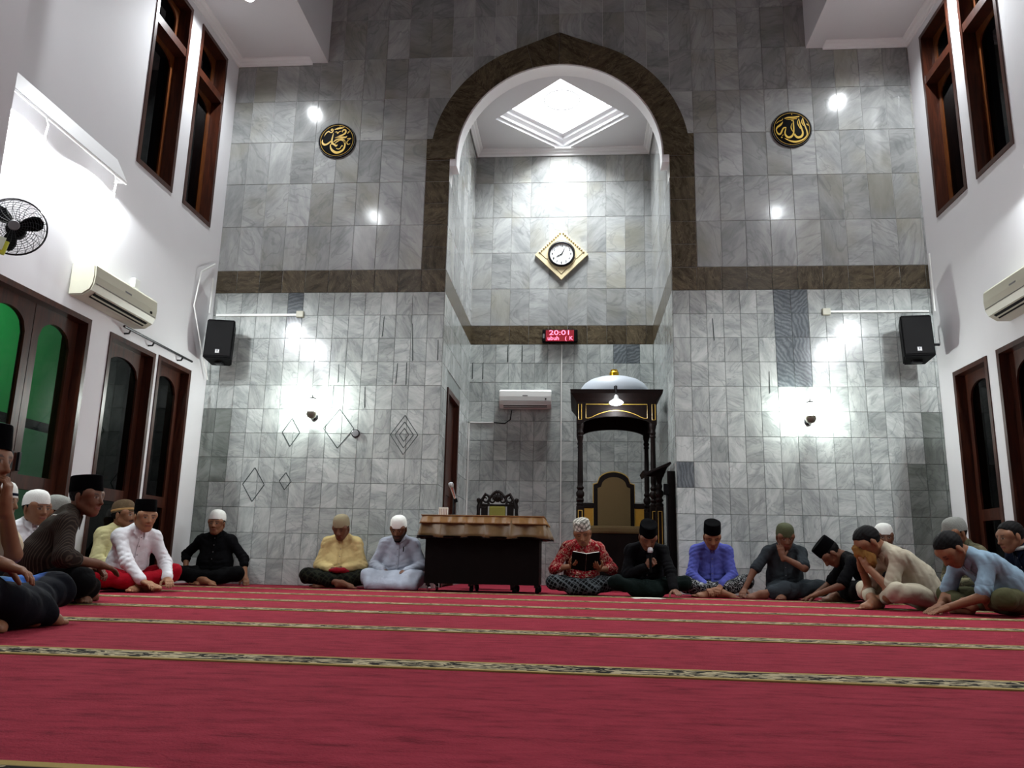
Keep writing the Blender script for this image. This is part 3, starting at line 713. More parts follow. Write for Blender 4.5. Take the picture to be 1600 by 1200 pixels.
cb = mb().tube([(-1.275,YN-TH-.015,2.375),(-1.1,YN-TH-.02,2.36),(-1.02,YN-TH-.02,2.42),(-1.0,YN-TH-.03,2.56)], .008, 6).build('cable', M['black_plastic'], None, True)
tag(cb, 'thin black cable from the duct up to the niche air conditioner', 'cable')

# ------------------------------------------------------------------ air conditioners (front towards -y)
def aircon(loc, rz, w_, h_, d, label, mat):
    r = empty('air_conditioner', loc, rz, label, 'air conditioner', 'split air conditioners')
    pr = [(0,0),(-d*.55,0),(-d*.86,h_*.16),(-d*.97,h_*.34),(-d,h_*.6),(-d*.97,h_*.9),(-d*.88,h_),(0,h_)]
    v = [(x,y,z_) for x in (-w_/2,w_/2) for y,z_ in pr]; k = len(pr)
    bo = MB().add(v, [(i,(i+1)%k,k+(i+1)%k,k+i) for i in range(k)]+[tuple(range(k)),tuple(range(k,2*k))])
    me = bo.mesh('body'); bm = bmesh.new(); bm.from_mesh(me); bmesh.ops.bevel(bm, geom=[e for e in bm.edges if e.calc_face_angle(0) > .7], offset=.012, segments=2, affect='EDGES'); bm.to_mesh(me); bm.free()
    link('body', me, mat, r)
    # air outlet slot under the front with its flap
    a_, b = Vector((0,-d*.60,h_*.025)), Vector((0,-d*.84,h_*.15)); nrm = Vector((0,-(b-a_).z,(b-a_).y)).normalized(); nrm = nrm if nrm.z < 0 else -nrm
    def slat(p, q, off, tk, name, m_, x0=-w_*.42, x1=w_*.42):
        v = []
        for x in (x0,x1):
            for s_ in (p+nrm*off, q+nrm*off, q+nrm*(off+tk), p+nrm*(off+tk)): v.append((x,s_.y,s_.z))
        MB().add(v, [(0,1,2,3),(4,5,6,7),(0,1,5,4),(1,2,6,5),(2,3,7,6),(3,0,4,7)]).build(name, m_, r)
    slat(a_, b, 0.001, .003, 'outlet_slot', M['dark_slot'])
    slat(a_+(b-a_)*.30, a_+(b-a_)*.5, .004, .006, 'flap', mat); slat(a_+(b-a_)*.95, b+(b-a_)*.12, .002, .008, 'flap', mat)
    mb().box((-w_*.47,-d*1.004,h_*.36),(w_*.47,-d*.985,h_*.375)).build('panel_seam', M['grey_plastic'], r)
    mb().box((w_*.38,-d*1.012,h_*.42),(w_*.41,-d*.99,h_*.50)).build('display_window', M['dark_slot'], r)
    mb().box((-w_*.05,-d*1.006,h_*.62),(w_*.05,-d*.99,h_*.67)).build('maker_plate', M['grey_plastic'], r)
    return r
aircon((-.79,YN-TH-.003,2.58),0,.78,.27,.20,'white air conditioner on the back wall of the niche',M['white_plastic'])
aircon((XL+.003,7.22,2.61),PI/2,1.12,.31,.24,'cream air conditioner on the left wall over the doors',M['cream_plastic'])
aircon((XR-.003,7.33,2.69),-PI/2,1.1,.31,.24,'cream air conditioner at the right picture edge',M['cream_plastic'])
ob = mb().chbox((0,7.62,3.02),(.05,7.72,3.12),.008).build('socket_box', M['white_plastic'], None, loc=(XL+.002,0,0)); tag(ob,'small white socket box behind the left air conditioner','socket box')
cr = empty('black_rail', (XL,7.55,2.52), 0, 'thin black rail on brackets over the left brown doors', 'rail')
mb().tube([(.07,-.05,.04),(.07,1.42,.04)], .013, 8).build('bar', M['black_metal'], cr)
for y in (.08,.55,1.2): mb().tube([(.002,y,.0),(.05,y,.0),(.07,y,.04)], .01, 6).build('bracket', M['black_metal'], cr)

# ------------------------------------------------------------------ loudspeakers
def speaker(loc, rz, rx, label, s):
    r = empty('loudspeaker', loc, 0, label, 'loudspeaker', 'black wall loudspeakers'); A = RT((0,0,0),rx,0,rz)
    W, H, D = .33, .50, .28
    v = [(-W/2,-D/2,-H/2),(W/2,-D/2,-H/2),(W*.36,D/2,-H/2),(-W*.36,D/2,-H/2),(-W/2,-D/2,H/2),(W/2,-D/2,H/2),(W*.36,D/2,H/2),(-W*.36,D/2,H/2)]
    me = MB().add([A@Vector(p) for p in v], [(0,3,2,1),(4,5,6,7),(0,1,5,4),(1,2,6,5),(2,3,7,6),(3,0,4,7)]).mesh('cabinet')
    bm = bmesh.new(); bm.from_mesh(me); bmesh.ops.bevel(bm, geom=list(bm.edges), offset=.012, segments=2, affect='EDGES'); bm.to_mesh(me); bm.free()
    link('cabinet', me, M['black_plastic'], r)
    mb().chbox((-W*.45,-D/2-.008,-H*.44),(W*.45,-D/2+.002,H*.44),.004,A).build('grille', plain('speaker_grille','030304',.9,bump=.4,scale=300), r)
    lg = mb().box((-.025,-D/2-.0095,-H*.38),(.025,-D/2-.0085,-H*.28),A).build('badge', M['grey_plastic'], r)
    for k in ((-.018,.018,-.365,-.355),(-.018,-.010,-.37,-.30),(.010,.018,-.37,-.30)):
        mb().box((k[0],-D/2-.0105,H*k[2]),(k[1],-D/2-.0095,H*k[3]),A).build('badge_mark', M['white_plastic'], lg)
    m = mb(); m.tube([A@Vector((0,D/2-.02,0)), Vector((-s*.06,.2,.0)), Vector((-(XL+4.0)*0-s*(.286 if s > 0 else .352),.20,.0))], .016, 8); m.build('bracket', M['black_metal'], r)
    mb().chbox(tuple(A@Vector((-.05,-.02,-H/2-.03))),tuple(A@Vector((.05,.06,-H/2+.005))),.006).build('mount_foot', M['black_metal'], r)
    return r
speaker((-4.34,9.22,2.86),.20,-.12,'black loudspeaker hung in the left corner of the marble wall',1)
speaker((3.82,9.22,2.88),-.14,-.12,'black loudspeaker hung in the right corner of the marble wall',-1)
cab = mb().tube([(XL+.02,9.40,3.95),(XL+.05,9.0,3.7),(XL+.03,8.95,3.25),(XL+.04,9.25,2.75),(XL+.05,9.45,2.45)], .009, 6).build('cable', M['white_plastic'], None, True)
tag(cab,'loose white cable sagging behind the left loudspeaker','cable')

# ------------------------------------------------------------------ wall fan
FN = empty('wall_fan', (-4.30,5.47,2.74), 0, 'black caged fan on the left wall at the picture edge', 'fan')
A = Vector((.50,-.84,-.12)).normalized().to_track_quat('Z','Y').to_matrix().to_4x4()
R0 = .215
mb().lathe([(.03,-.16),(.06,-.15),(.07,-.1),(.07,-.03),(.05,-.01),(.02,0)],18,M=A).build('motor', M['black_plastic'], FN, True)
gd = mb(); 
for rr_,zz in ((R0,.045),(R0+.004,.03),(R0,.015)): gd.tube([A@Vector((rr_*math.cos(2*PI*k/40),rr_*math.sin(2*PI*k/40),zz)) for k in range(40)], .004, 5, closed=True)
gd.build('rim', M['black_metal'], FN)
wires = mb()
for sgn in (1,-1):
    for k in range(22):
        t = 2*PI*k/22; pts = []
        for j in range(6):
            q = .04+(R0-.04)*j/5; tt = t+sgn*.5*(1-j/5)**1.0*0.6+.22*math.sin(PI*j/5); zz = .03+sgn*.055*math.sqrt(max(0,1-(q/R0)**2))
            pts.append(A@Vector((q*math.cos(tt),q*math.sin(tt),zz)))
        wires.tube(pts, .0021, 3, cap=False)
    for j in range(1,10):
        q = .04+(R0-.04)*j/10; zz = .03+sgn*.055*math.sqrt(max(0,1-(q/R0)**2))
        wires.tube([A@Vector((q*math.cos(2*PI*k/30),q*math.sin(2*PI*k/30),zz)) for k in range(30)], .0015, 3, closed=True)
wo = wires.build('cage_wires', M['black_metal'], FN)
for k in range(3):
    t = 2*PI*k/3+.35; c_, s_ = math.cos(t), math.sin(t); v = []
    for q,wd in ((.035,.02),(.08,.045),(.14,.055),(.185,.04),(.195,.01)):
        for e in (-1,1): v.append(A@Vector((q*c_-e*wd*s_, q*s_+e*wd*c_, .03+e*wd*.35)))
    f = [(2*i,2*i+1,2*i+3,2*i+2) for i in range(4)]; m = mb().add(v,f); v2 = [p+(A@Vector((0,0,1))-A@Vector((0,0,0)))*.003 for p in v]; m.add(v2,f); m.build('blade', M['black_plastic'], FN)
mb().lathe([(.001,.09),(.035,.088),(.04,.08),(.03,.07),(.001,.07)],18,M=A).build('hub_badge', M['grey_plastic'], FN, True)
mb().tube([A@Vector((0,0,-.13)), Vector((-.12,.10,-.06)), Vector((-.26,.12,-.10)), Vector((-.32,.12,-.10))], .022, 8).build('arm', M['black_metal'], FN)
mb().chbox((-.328,.05,-.2),(-.30,.19,-.02),.005).build('wall_plate', M['black_metal'], FN)
yp = empty('hanging_pouch', (-4.27,5.28,2.46), 0, 'yellow-green plastic pouch hanging from the fan cage', 'pouch')
mb().chbox((-.055,-.012,0),(.055,.012,.11),.008,RT((0,0,0),0,.2,.5)).build('pouch', plain('yellow_green_plastic','b7bd3a',.3), yp)
mb().chbox((-.035,-.016,.03),(.03,-.008,.13),.004,RT((0,0,0),0,.2,.5)).build('leaflet', plain('pale_leaflet','cfd6c0',.5), yp)

# ------------------------------------------------------------------ niche chair
ch = empty('carved_chair', (-.985,10.0,0), 0, 'dark carved armchair with olive seat back behind the table', 'chair')
for s_ in (-1,1):
    mb().lathe([(.022,0),(.026,.05),(.018,.1),(.026,.3),(.02,.44),(.026,.46),(.018,.5),(.027,.7),(.02,.75),(.028,.8),(.02,.92),(.024,.98),(.012,1.02),(.026,1.05),(.024,1.075),(.002,1.09)],10,(s_*.235,.0,0)).build('leg', M['dark_wood'], ch, True)
    mb().lathe([(.022,0),(.026,.05),(.018,.1),(.026,.3),(.02,.44),(.02,.66)],10,(s_*.235,-.42,0)).build('leg', M['dark_wood'], ch, True)
    mb().chbox((s_*.235-.025,-.46,.66),(s_*.235+.025,0,.70),.008).build('armrest', M['dark_wood'], ch)
mb().chbox((-.25,-.46,.40),(.25,.02,.45),.01).build('seat_frame', M['dark_wood'], ch)
mb().chbox((-.22,-.44,.45),(.22,-.03,.51),.02).build('cushion', plain('olive_upholstery','6f6a2c',.8,bump=.2,scale=80), ch)
mb().chbox((-.10,-.03,.60),(.10,.02,.985),.02).build('back_pad', plain('olive_back_pad','77712e',.8,bump=.2,scale=80), ch)
fr = mb().box((-.235,-.01,.56),(.235,.02,.60)).box((-.2,-.01,.6),(-.12,.02,1.0)).box((.12,-.01,.6),(.2,.02,1.0)); fr.build('back_frame', M['dark_wood'], ch)
cv = mb()     # carved crest: scrolls and a shell
def scroll(cx, cz, r0, turns, dirn, ph):
    pts = [(cx+(r0*(1-.8*t))*math.cos(ph+dirn*t*turns*2*PI), 0, cz+(r0*(1-.8*t))*math.sin(ph+dirn*t*turns*2*PI)) for t in [k/22 for k in range(23)]]
    cv.tube(pts, [.016*(1-.5*k/22) for k in range(23)], 6)
for s_ in (-1,1):
    scroll(s_*.15,1.07,.055,1.2,s_,PI/2 if s_ > 0 else PI/2); scroll(s_*.06,1.06,.045,1.1,-s_,PI/2); scroll(s_*.17,.99,.04,1.1,s_,0)
    cv.tube([(s_*.22,0,.96),(s_*.2,0,1.05),(s_*.15,0,1.135),(s_*.09,0,1.10),(s_*.04,0,1.15),(0,0,1.17)], .02, 6); cv.tube([(s_*.10,0,.99),(s_*.12,0,1.04),(s_*.09,0,1.09)], .018, 6)
for k in range(5):
    t = PI/2+(k-2)*.42; cv.tube([(.0,0,1.04),(.06*math.cos(t),-.012,1.04+.06*math.sin(t)),(.10*math.cos(t),0,1.04+.12*math.sin(t))], [.012,.022,.008], 6)
cv.tube([(-.2,0,1.0),(0,0,.995),(.2,0,1.0)], .016, 6)
cv.build('carved_crest', M['dark_wood'], ch, True)

# ------------------------------------------------------------------ table with skirted cloth
TX0, TX1, TY0, TY1, TZ = -1.60, -.40, 8.60, 9.22, .775
tb = empty('rolling_table', ((TX0+TX1)/2,(TY0+TY1)/2,0), 0, 'black panelled table on castors in front of the niche', 'table')
hx, hy = (TX1-TX0)/2, (TY1-TY0)/2
mb().box((-hx,-hy,.085),(hx,-hy+.02,.75)).build('front_panel', M['table_wood'], tb)
for s_ in (-1,1): mb().box((s_*hx-.01-.01*s_,-hy+.02,.085),(s_*hx+.01-.01*s_,hy,.75)).build('side_panel', M['table_wood'], tb)
mb().chbox((-hx-.03,-hy-.03,.75),(hx+.03,hy+.02,TZ),.006).build('table_top', M['table_wood'], tb)
mb().box((-hx+.02,-hy+.03,.085),(hx-.02,hy-.01,.105)).build('bottom_board', M['table_wood'], tb)
for x in (-hx+.03,-.12,.33,hx-.03):
    for y in (-hy+.06,hy-.06):
        c_ = mb().box((x-.02,y-.02,.06),(x+.02,y+.02,.086)).tube([(x,y,.065),(x+.01,y,.05)], .012, 6).build('castor', M['black_metal'] , tb)
        mb().lathe([(.008,-.014),(.033,-.014),(.035,-.006),(.035,.006),(.033,.014),(.008,.014)],16,M=RT((x+.012,y,.0355),0,PI/2,.35)).build('wheel', M['chrome'] if x < -hx+.05 else M['black_plastic'], c_, True)
def frilled(a0, a1, z0, z1, out0, out1, amp, freq, n_, ph=0, wob=.0):
    """closed skirt round a rectangle; a0 = half sizes"""
    per = []
    X_, Y_ = a0
    cs = [(-X_,Y_),(-X_,-Y_),(X_,-Y_),(X_,Y_)]
    seg = [((cs[i][0],cs[i][1]),(cs[(i+1)%4][0],cs[(i+1)%4][1])) for i in range(4)]
    L_ = [math.dist(p,q) for p,q in seg]; T = sum(L_); pts = []
    for k in range(n_):
        s_ = T*k/n_; i = 0
        while s_ > L_[i]: s_ -= L_[i]; i += 1
        (px,py),(qx,qy) = seg[i]; t = s_/L_[i]; nx, ny = (qy-py)/L_[i], -(qx-px)/L_[i]
        dcorner = min(s_, L_[i]-s_); 
        x, y = px+(qx-px)*t, py+(qy-py)*t
        # outward normal
        nrm = Vector((-(qy-py), (qx-px)))/L_[i]; 
        if nrm.x*x+nrm.y*y < 0: nrm = -nrm
        cdir = Vector((x,y)).normalized(); bl = max(0,1-dcorner/.06)*.6
        nrm = (nrm*(1-bl)+Vector((math.copysign(.7,x),math.copysign(.7,y)))*bl)
        pts.append((x,y,nrm,T*k/n_))
    rows = 7; v = []; f = []
    for j in range(rows):
        q = j/(rows-1)
        for x,y,nr,s_ in pts:
            w_ = amp*(q**.7)*(1-2*abs(math.sin(s_*freq*PI+ph+.6*math.sin(s_*5.1)))+.35*math.sin(s_*freq*2.7*PI+1.3+ph)); o_ = out0+(out1-out0)*q+w_
            zz = z0+(z1-z0)*q+wob*q*math.sin(s_*freq*2*PI*.5+ph)
            v.append((x+nr.x*o_, y+nr.y*o_, zz))
    for j in range(rows-1):
        for k in range(n_): f.append((j*n_+k,j*n_+(k+1)%n_,(j+1)*n_+(k+1)%n_,(j+1)*n_+k))
    return v, f
tc = empty('tablecloth', ((TX0+TX1)/2,(TY0+TY1)/2,TZ), 0, 'gathered bronze satin tablecloth hanging over the black table', 'tablecloth')
satin = plain('bronze_satin','5c431d',.45,var=.3,scale=9); satin2 = plain('copper_satin','7d5a2f',.42,var=.25,scale=14)
satin.node_tree.nodes['Principled BSDF'].inputs['Sheen Weight'].default_value = .3
v,f = frilled((hx+.035,hy+.03),0,.006,-.215,.003,.070,.030,3.6,640,0,.010)
me = MB().add(v,f).mesh('skirt',True); o = link('skirt', me, satin, tc); md = o.modifiers.new('t','SOLIDIFY'); md.thickness = .003
v,f = frilled((hx+.035,hy+.03),0,.014,-.07,.006,.05,.010,8.0,800,.7,.0)
me = MB().add(v,f).mesh('valance',True); o = link('valance', me, satin2, tc); md = o.modifiers.new('t','SOLIDIFY'); md.thickness = .003
mb().chbox((-hx-.045,-hy-.04,.003),(hx+.045,hy+.035,.014),.004).build('top_sheet', satin2, tc)
ng = mb(); hw_, hd_ = hx+.05, hy+.045
ng.tube([(-hw_,hd_,.012),(-hw_,-hd_,.012),(hw_,-hd_,.012),(hw_,hd_,.012)], .006, 6, closed=True); ng.build('piping', satin2, tc)
v,f = frilled((hx+.035,hy+.03),0,-.203,-.224,.066,.070,.030,3.6,640,0,.0)
hem = MB().add([(x,y,z_) for x,y,z_ in v],f).mesh('hem',True); o = link('hem', hem, M['table_wood'], tc); md = o.modifiers.new('t','SOLIDIFY'); md.thickness = .004
# desk microphone and a small card box on the table
mc = empty('desk_microphone', (-1.355,8.86,TZ+.02), 0, 'silver and black microphone on a short stand on the table', 'microphone')
mb().lathe([(.06,0),(.06,.012),(.02,.02),(.008,.022)],20).build('base', M['black_metal'], mc, True)
mb().tube([(0,0,.02),(0,0,.17),(.01,-.005,.22)], .012, 8).build('stand', M['black_metal'], mc)
hd = mb().tube([(.022,-.0,.17),(-.01,-.025,.27),(-.022,-.04,.31)], [.014,.018,.021], 12).build('grip', M['chrome'], mc, True)
mb().lathe([(.018,0),(.027,.015),(.029,.035),(.022,.055),(.004,.062)],14,M=RT((-.022,-.04,.308),.35,-.25,0)).build('mesh_head', plain('mic_mesh','a9adaf',.35,.8,bump=.6,scale=400), mc, True)
mb().tube([(.03,.0,.15),(.018,-.004,.19)], .018, 10).build('clip', M['black_plastic'], mc)
bx = empty('card_box', (-1.455,8.80,TZ+.014), .1, 'small white card box beside the microphone', 'box')
mb().box((-.05,-.025,0),(.05,.025,.095)).build('box', M['paper'], bx)
for k in range(5): mb().box((-.04+.018*k,-.0265,.015),(-.034+.018*k,-.025,.08)).build('stripe', plain('dull_red_print','8a5a52',.8), bx)

# ------------------------------------------------------------------ pulpit
PX0, PX1, PY0, PY1 = .0, .975, 10.22, 11.30
pu = empty('pulpit', ((PX0+PX1)/2,(PY0+PY1)/2,0), 0, 'tall dark wooden pulpit with white dome, turned columns and padded seat', 'pulpit')
def pb_(a_, b): return (a_[0]-(PX0+PX1)/2, a_[1]-(PY0+PY1)/2, a_[2]), (b[0]-(PX0+PX1)/2, b[1]-(PY0+PY1)/2, b[2])
def PB(name, a_, b, m_, par=pu, ch_=.006):
    a_, b = pb_(a_, b); return mb().chbox(a_, b, ch_).build(name, m_, par)
turn = [(.045,0),(.05,.03),(.034,.05),(.05,.075),(.03,.10),(.05,.13),(.052,.17),(.032,.20),(.048,.23),(.03,.26),(.036,.30),(.032,.6),(.029,.86),(.04,.88),(.03,.90),(.042,.93),(.03,.96),(.04,.99),(.045,1.02),(.045,1.16)]
cols_ = [(PX0+.03,PY0+.04),(PX1-.03,PY0+.04),(PX0+.03,PY1-.05),(PX1-.03,PY1-.05)]
for x,y in cols_:
    p0 = PB('pillar', (x-.05,y-.05,0),(x+.05,y+.05,1.02), M['dark_wood'])
    a_, _ = pb_((x,y,1.02),(0,0,0)); mb().lathe(turn,14,a_).build('column', M['dark_wood'], pu, True)
    if y < 10.5:
        g = mb(); q,_ = pb_((x,y-.0525,0),(0,0,0))
        for x0,x1,z0,z1 in ((-.028,-.020,.12,.97),(.020,.028,.12,.97),(-.028,.028,.962,.97),(-.028,.028,.12,.128)): g.box((q[0]+x0,q[1],z0),(q[0]+x1,q[1]+.003,z1))
        g.build('gold_inlay', M['gold'], p0)
# entablature: arched frieze on all sides
def frieze(x0, x1, y, d, name, inlay_=True):
    n_ = 24; xs_ = [x0+(x1-x0)*i/n_ for i in range(n_+1)]; lo_ = []
    for x in xs_:
        t = abs((x-(x0+x1)/2)/((x1-x0)/2)); lo_.append((x, 2.05+.105*math.sqrt(max(0,1-(t/.86)**2)) if t < .86 else 2.05-.0*(t-.86)))
    cxp = (PX0+PX1)/2; cyp = (PY0+PY1)/2
    m = mb().strip([(x-cxp,z_) for x,z_ in lo_], [(x-cxp,2.36) for x,_ in lo_], d, y-cyp); o_ = m.build(name, M['dark_wood'], pu)
    return o_
frz = frieze(PX0-.02, PX1+.02, PY0-.02, .05, 'frieze_board')
frieze(PX0-.02, PX1+.02, PY1-.05, .05, 'frieze_board')
for x in (PX0-.02,PX1-.02): PB('side_board', (x,PY0+.03,2.10),(x+.04,PY1-.05,2.36), M['dark_wood'])
# gold lines on the front frieze
g = mb(); cxp = (PX0+PX1)/2; yy = PY0-.024-(PY0+PY1)/2
def gl_(pts, r_=.0045): g.tube([(x-cxp,yy,z_) for x,z_ in pts], r_, 5)
gl_([(.10,2.13),(.10,2.31),(.875,2.31),(.875,2.13)]); 
arc = [(.10+(.775)*i/20, 2.13+.10*math.sin(PI*max(0,min(1,(i/20-.08)/.84)))**.8) for i in range(21)]; gl_(arc)
for x in (.005,.935): gl_([(x,2.11),(x,2.31),(x+.04,2.31),(x+.04,2.11),(x,2.11)])
g.build('gold_inlay', M['gold'], frz)
cr_ = mb()
for z0,z1,o0,o1 in ((2.34,2.39,.02,.05),(2.39,2.44,.05,.09),(2.44,2.49,.09,.10)):
    v = []
    for z_,o_ in ((z0,o0),(z1,o1)): v += [(x-cxp,y-(PY0+PY1)/2,z_) for x,y in ((PX0-o_,PY0-o_),(PX1+o_,PY0-o_),(PX1+o_,PY1+o_),(PX0-o_,PY1+o_))]
    cr_.add(v, [(0,3,2,1),(4,5,6,7)]+[(i,(i+1)%4,4+(i+1)%4,4+i) for i in range(4)])
cr_.build('cornice', M['dark_wood'], pu)
mb().lathe([(.49,0),(.49,.05),(.48,.10),(.455,.16),(.41,.215),(.34,.262),(.25,.293),(.15,.302),(.001,.303)],36,(0,0,2.47),sx=.98,sy=1.0).build('dome', plain('pale_grey_dome','b4bcc4',.45,var=.02), pu, True)
fin = mb().lathe([(.055,0),(.062,.01),(.055,.02),(.064,.03),(.064,.10),(.05,.115),(.052,.125),(.045,.14),(.002,.145)],20,(0,0,2.755)); fin.build('finial', M['gold_metal'], pu, True)
# seat: bench, padded back, side panels
uph = plain('gold_brown_upholstery','63512f',.75,var=.15,bump=.2,scale=120); M['mustard'] = plain('mustard_panel','a97c22',.55,var=.12)
PB('bench_front', (PX0+.08,10.62,0),(PX1-.08,10.66,.70), M['dark_wood']); PB('floor_board', (PX0,PY0,0.001),(PX1,PY1,.10), M['dark_wood'])
PB('cushion', (PX0+.06,10.60,.70),(PX1-.06,11.18,.80), uph, ch_=.03); 
def archpoly(x0, x1, z0, z1, zs_, sh):
    n_ = 20; xs_ = [x0+(x1-x0)*i/n_ for i in range(n_+1)]
    pr = []
    for x in xs_:
        t = abs((x-(x0+x1)/2)/((x1-x0)/2)); pr.append((x, zs_+(z1-zs_)*(math.sqrt(1-(t/.8)**2)*.9+.1 if t < .8 else .1*(1-t)/.2)))
    return xs_, pr
def back_panel(name, x0, x1, z0, z1, zs_, y, d, m_):
    xs_, pr = archpoly(x0,x1,z0,z1,zs_,0); cy_ = (PY0+PY1)/2
    return mb().strip([(x-cxp,z0) for x in xs_],[(x-cxp,z_) for x,z_ in pr], d, y-cy_).build(name, m_, pu, True)
back_panel('gold_edging', .205,.775,.80,1.565,1.39,11.185,.03,M['gold'])
back_panel('seat_back', .215,.765,.80,1.55,1.38,11.17,.035,M['dark_wood'])
back_panel('back_pad', .27,.71,.82,1.48,1.33,11.135,.04,uph)
for xa,xb in ((PX0+.07,.215),(.765,PX1-.07)):
    PB('side_rail', (xa,11.18,1.06),(xb,11.23,1.13), M['dark_wood']); PB('mustard_panel', (xa+.01,11.19,.80),(xb-.01,11.21,1.06), M['mustard'], ch_=.002)
# pulpit lamp on a gooseneck
pl_ = empty('clip_lamp', (.475,10.12,2.49), 0, 'lit clip lamp hanging from the front of the pulpit', 'lamp')
mb().box((-.02,-.02,.0),(.02,.03,.04)).build('clamp', M['black_metal'], pl_)
mb().tube([(0,0,.02),(0,-.06,.03),(.0,-.10,-.04),(.0,-.12,-.10)], .008, 8).build('gooseneck', M['black_metal'], pl_, True)
LM = RT((0,-.12,-.10),-.25,0,0)
mb().lathe([(.015,.0),(.025,-.015),(.032,-.05),(.085,-.10),(.09,-.105),(.08,-.104),(.03,-.06)],20,M=LM).build('lamp_shade', plain('white_enamel','c9c9c9',.4), pl_, True)
mb().lathe([(.002,-.075),(.05,-.085),(.07,-.10),(.06,-.118),(.03,-.13),(.002,-.135)],16,M=LM).build('bulb', M['bulb'], pl_, True)
point_light('pulpit_lamp_light', (0,-.09,-.27), 5, .04, COOL, pl_)
# lectern
lc = empty('lectern', (.98,9.92,0), 0, 'dark wooden lectern with slanted book board beside the pulpit', 'lectern')
p0 = mb().chbox((-.045,-.045,0),(.045,.045,1.0),.006).build('pillar', M['dark_wood'], lc)
g = mb()
for x0,x1,z0,z1 in ((-.026,-.019,.12,.95),(.019,.026,.12,.95),(-.026,.026,.943,.95),(-.026,.026,.12,.127)): g.box((x0,-.0485,z0),(x1,-.0455,z1))
g.build('gold_inlay', M['gold'], p0)
mb().lathe([(.045,0),(.05,.03),(.032,.05),(.05,.08),(.03,.11),(.05,.14),(.052,.18),(.03,.21),(.04,.25),(.028,.28),(.034,.32),(.045,.35),(.045,.42)],14,(0,0,1.0)).build('baluster', M['dark_wood'], lc, True)
LB = RT((-.03,0,1.44),0,-.42,0)
mb().chbox((-.185,-.24,-.012),(.165,.24,.015),.005,LB).build('book_board', M['dark_wood'], lc); mb().chbox((-.185,-.24,.012),(-.16,.24,.045),.004,LB).build('ledge', M['dark_wood'], lc)
mb().add([tuple(LB@Vector(p)) for p in ((-.15,-.02,-.012),(.14,-.02,-.012),(.14,.02,-.012),(-.15,.02,-.012))]+[(-.03,-.02,1.36),(.05,-.02,1.36),(.05,.02,1.36),(-.03,.02,1.36)], [(0,1,2,3),(4,5,6,7),(0,1,5,4),(1,2,6,5),(2,3,7,6),(3,0,4,7)]).build('bracket', M['dark_wood'], lc)
mb().chbox((-.12,-.12,0),(.08,.12,.06),.008).build('foot', M['dark_wood'], lc)
pn = empty('folded_stand', (1.09,9.62,0), 0, 'tall black folded stand leaning by the right niche jamb', 'stand')
mb().chbox((-.045,-.02,.0),(.045,.02,1.40),.008).build('board', M['table_wood'], pn)
mb().chbox((-.09,-.035,1.12),(-.03,.02,1.25),.008).build('clamp', M['black_plastic'], pn); mb().tube([(-.055,-.01,.02),(-.055,-.01,1.12)], .010, 8).build('rod', M['black_metal'], pn)
# small spare fittings on the wall
rv = empty('wall_vent_cap', (-2.685,YF-TH-.003,1.80), 0, 'small round grey cap beside the largest diamond', 'cap')
mb().lathe([(.002,0),(.05,0),(.052,.008),(.044,.014),(.002,.014)],24,M=RT((0,0,0),PI/2)).build('rim', M['black_metal'], rv, True); mb().lathe([(.002,.012),(.042,.012),(.038,.02),(.002,.022)],24,M=RT((0,0,0),PI/2)).build('cover', M['grey_plastic'], rv, True)
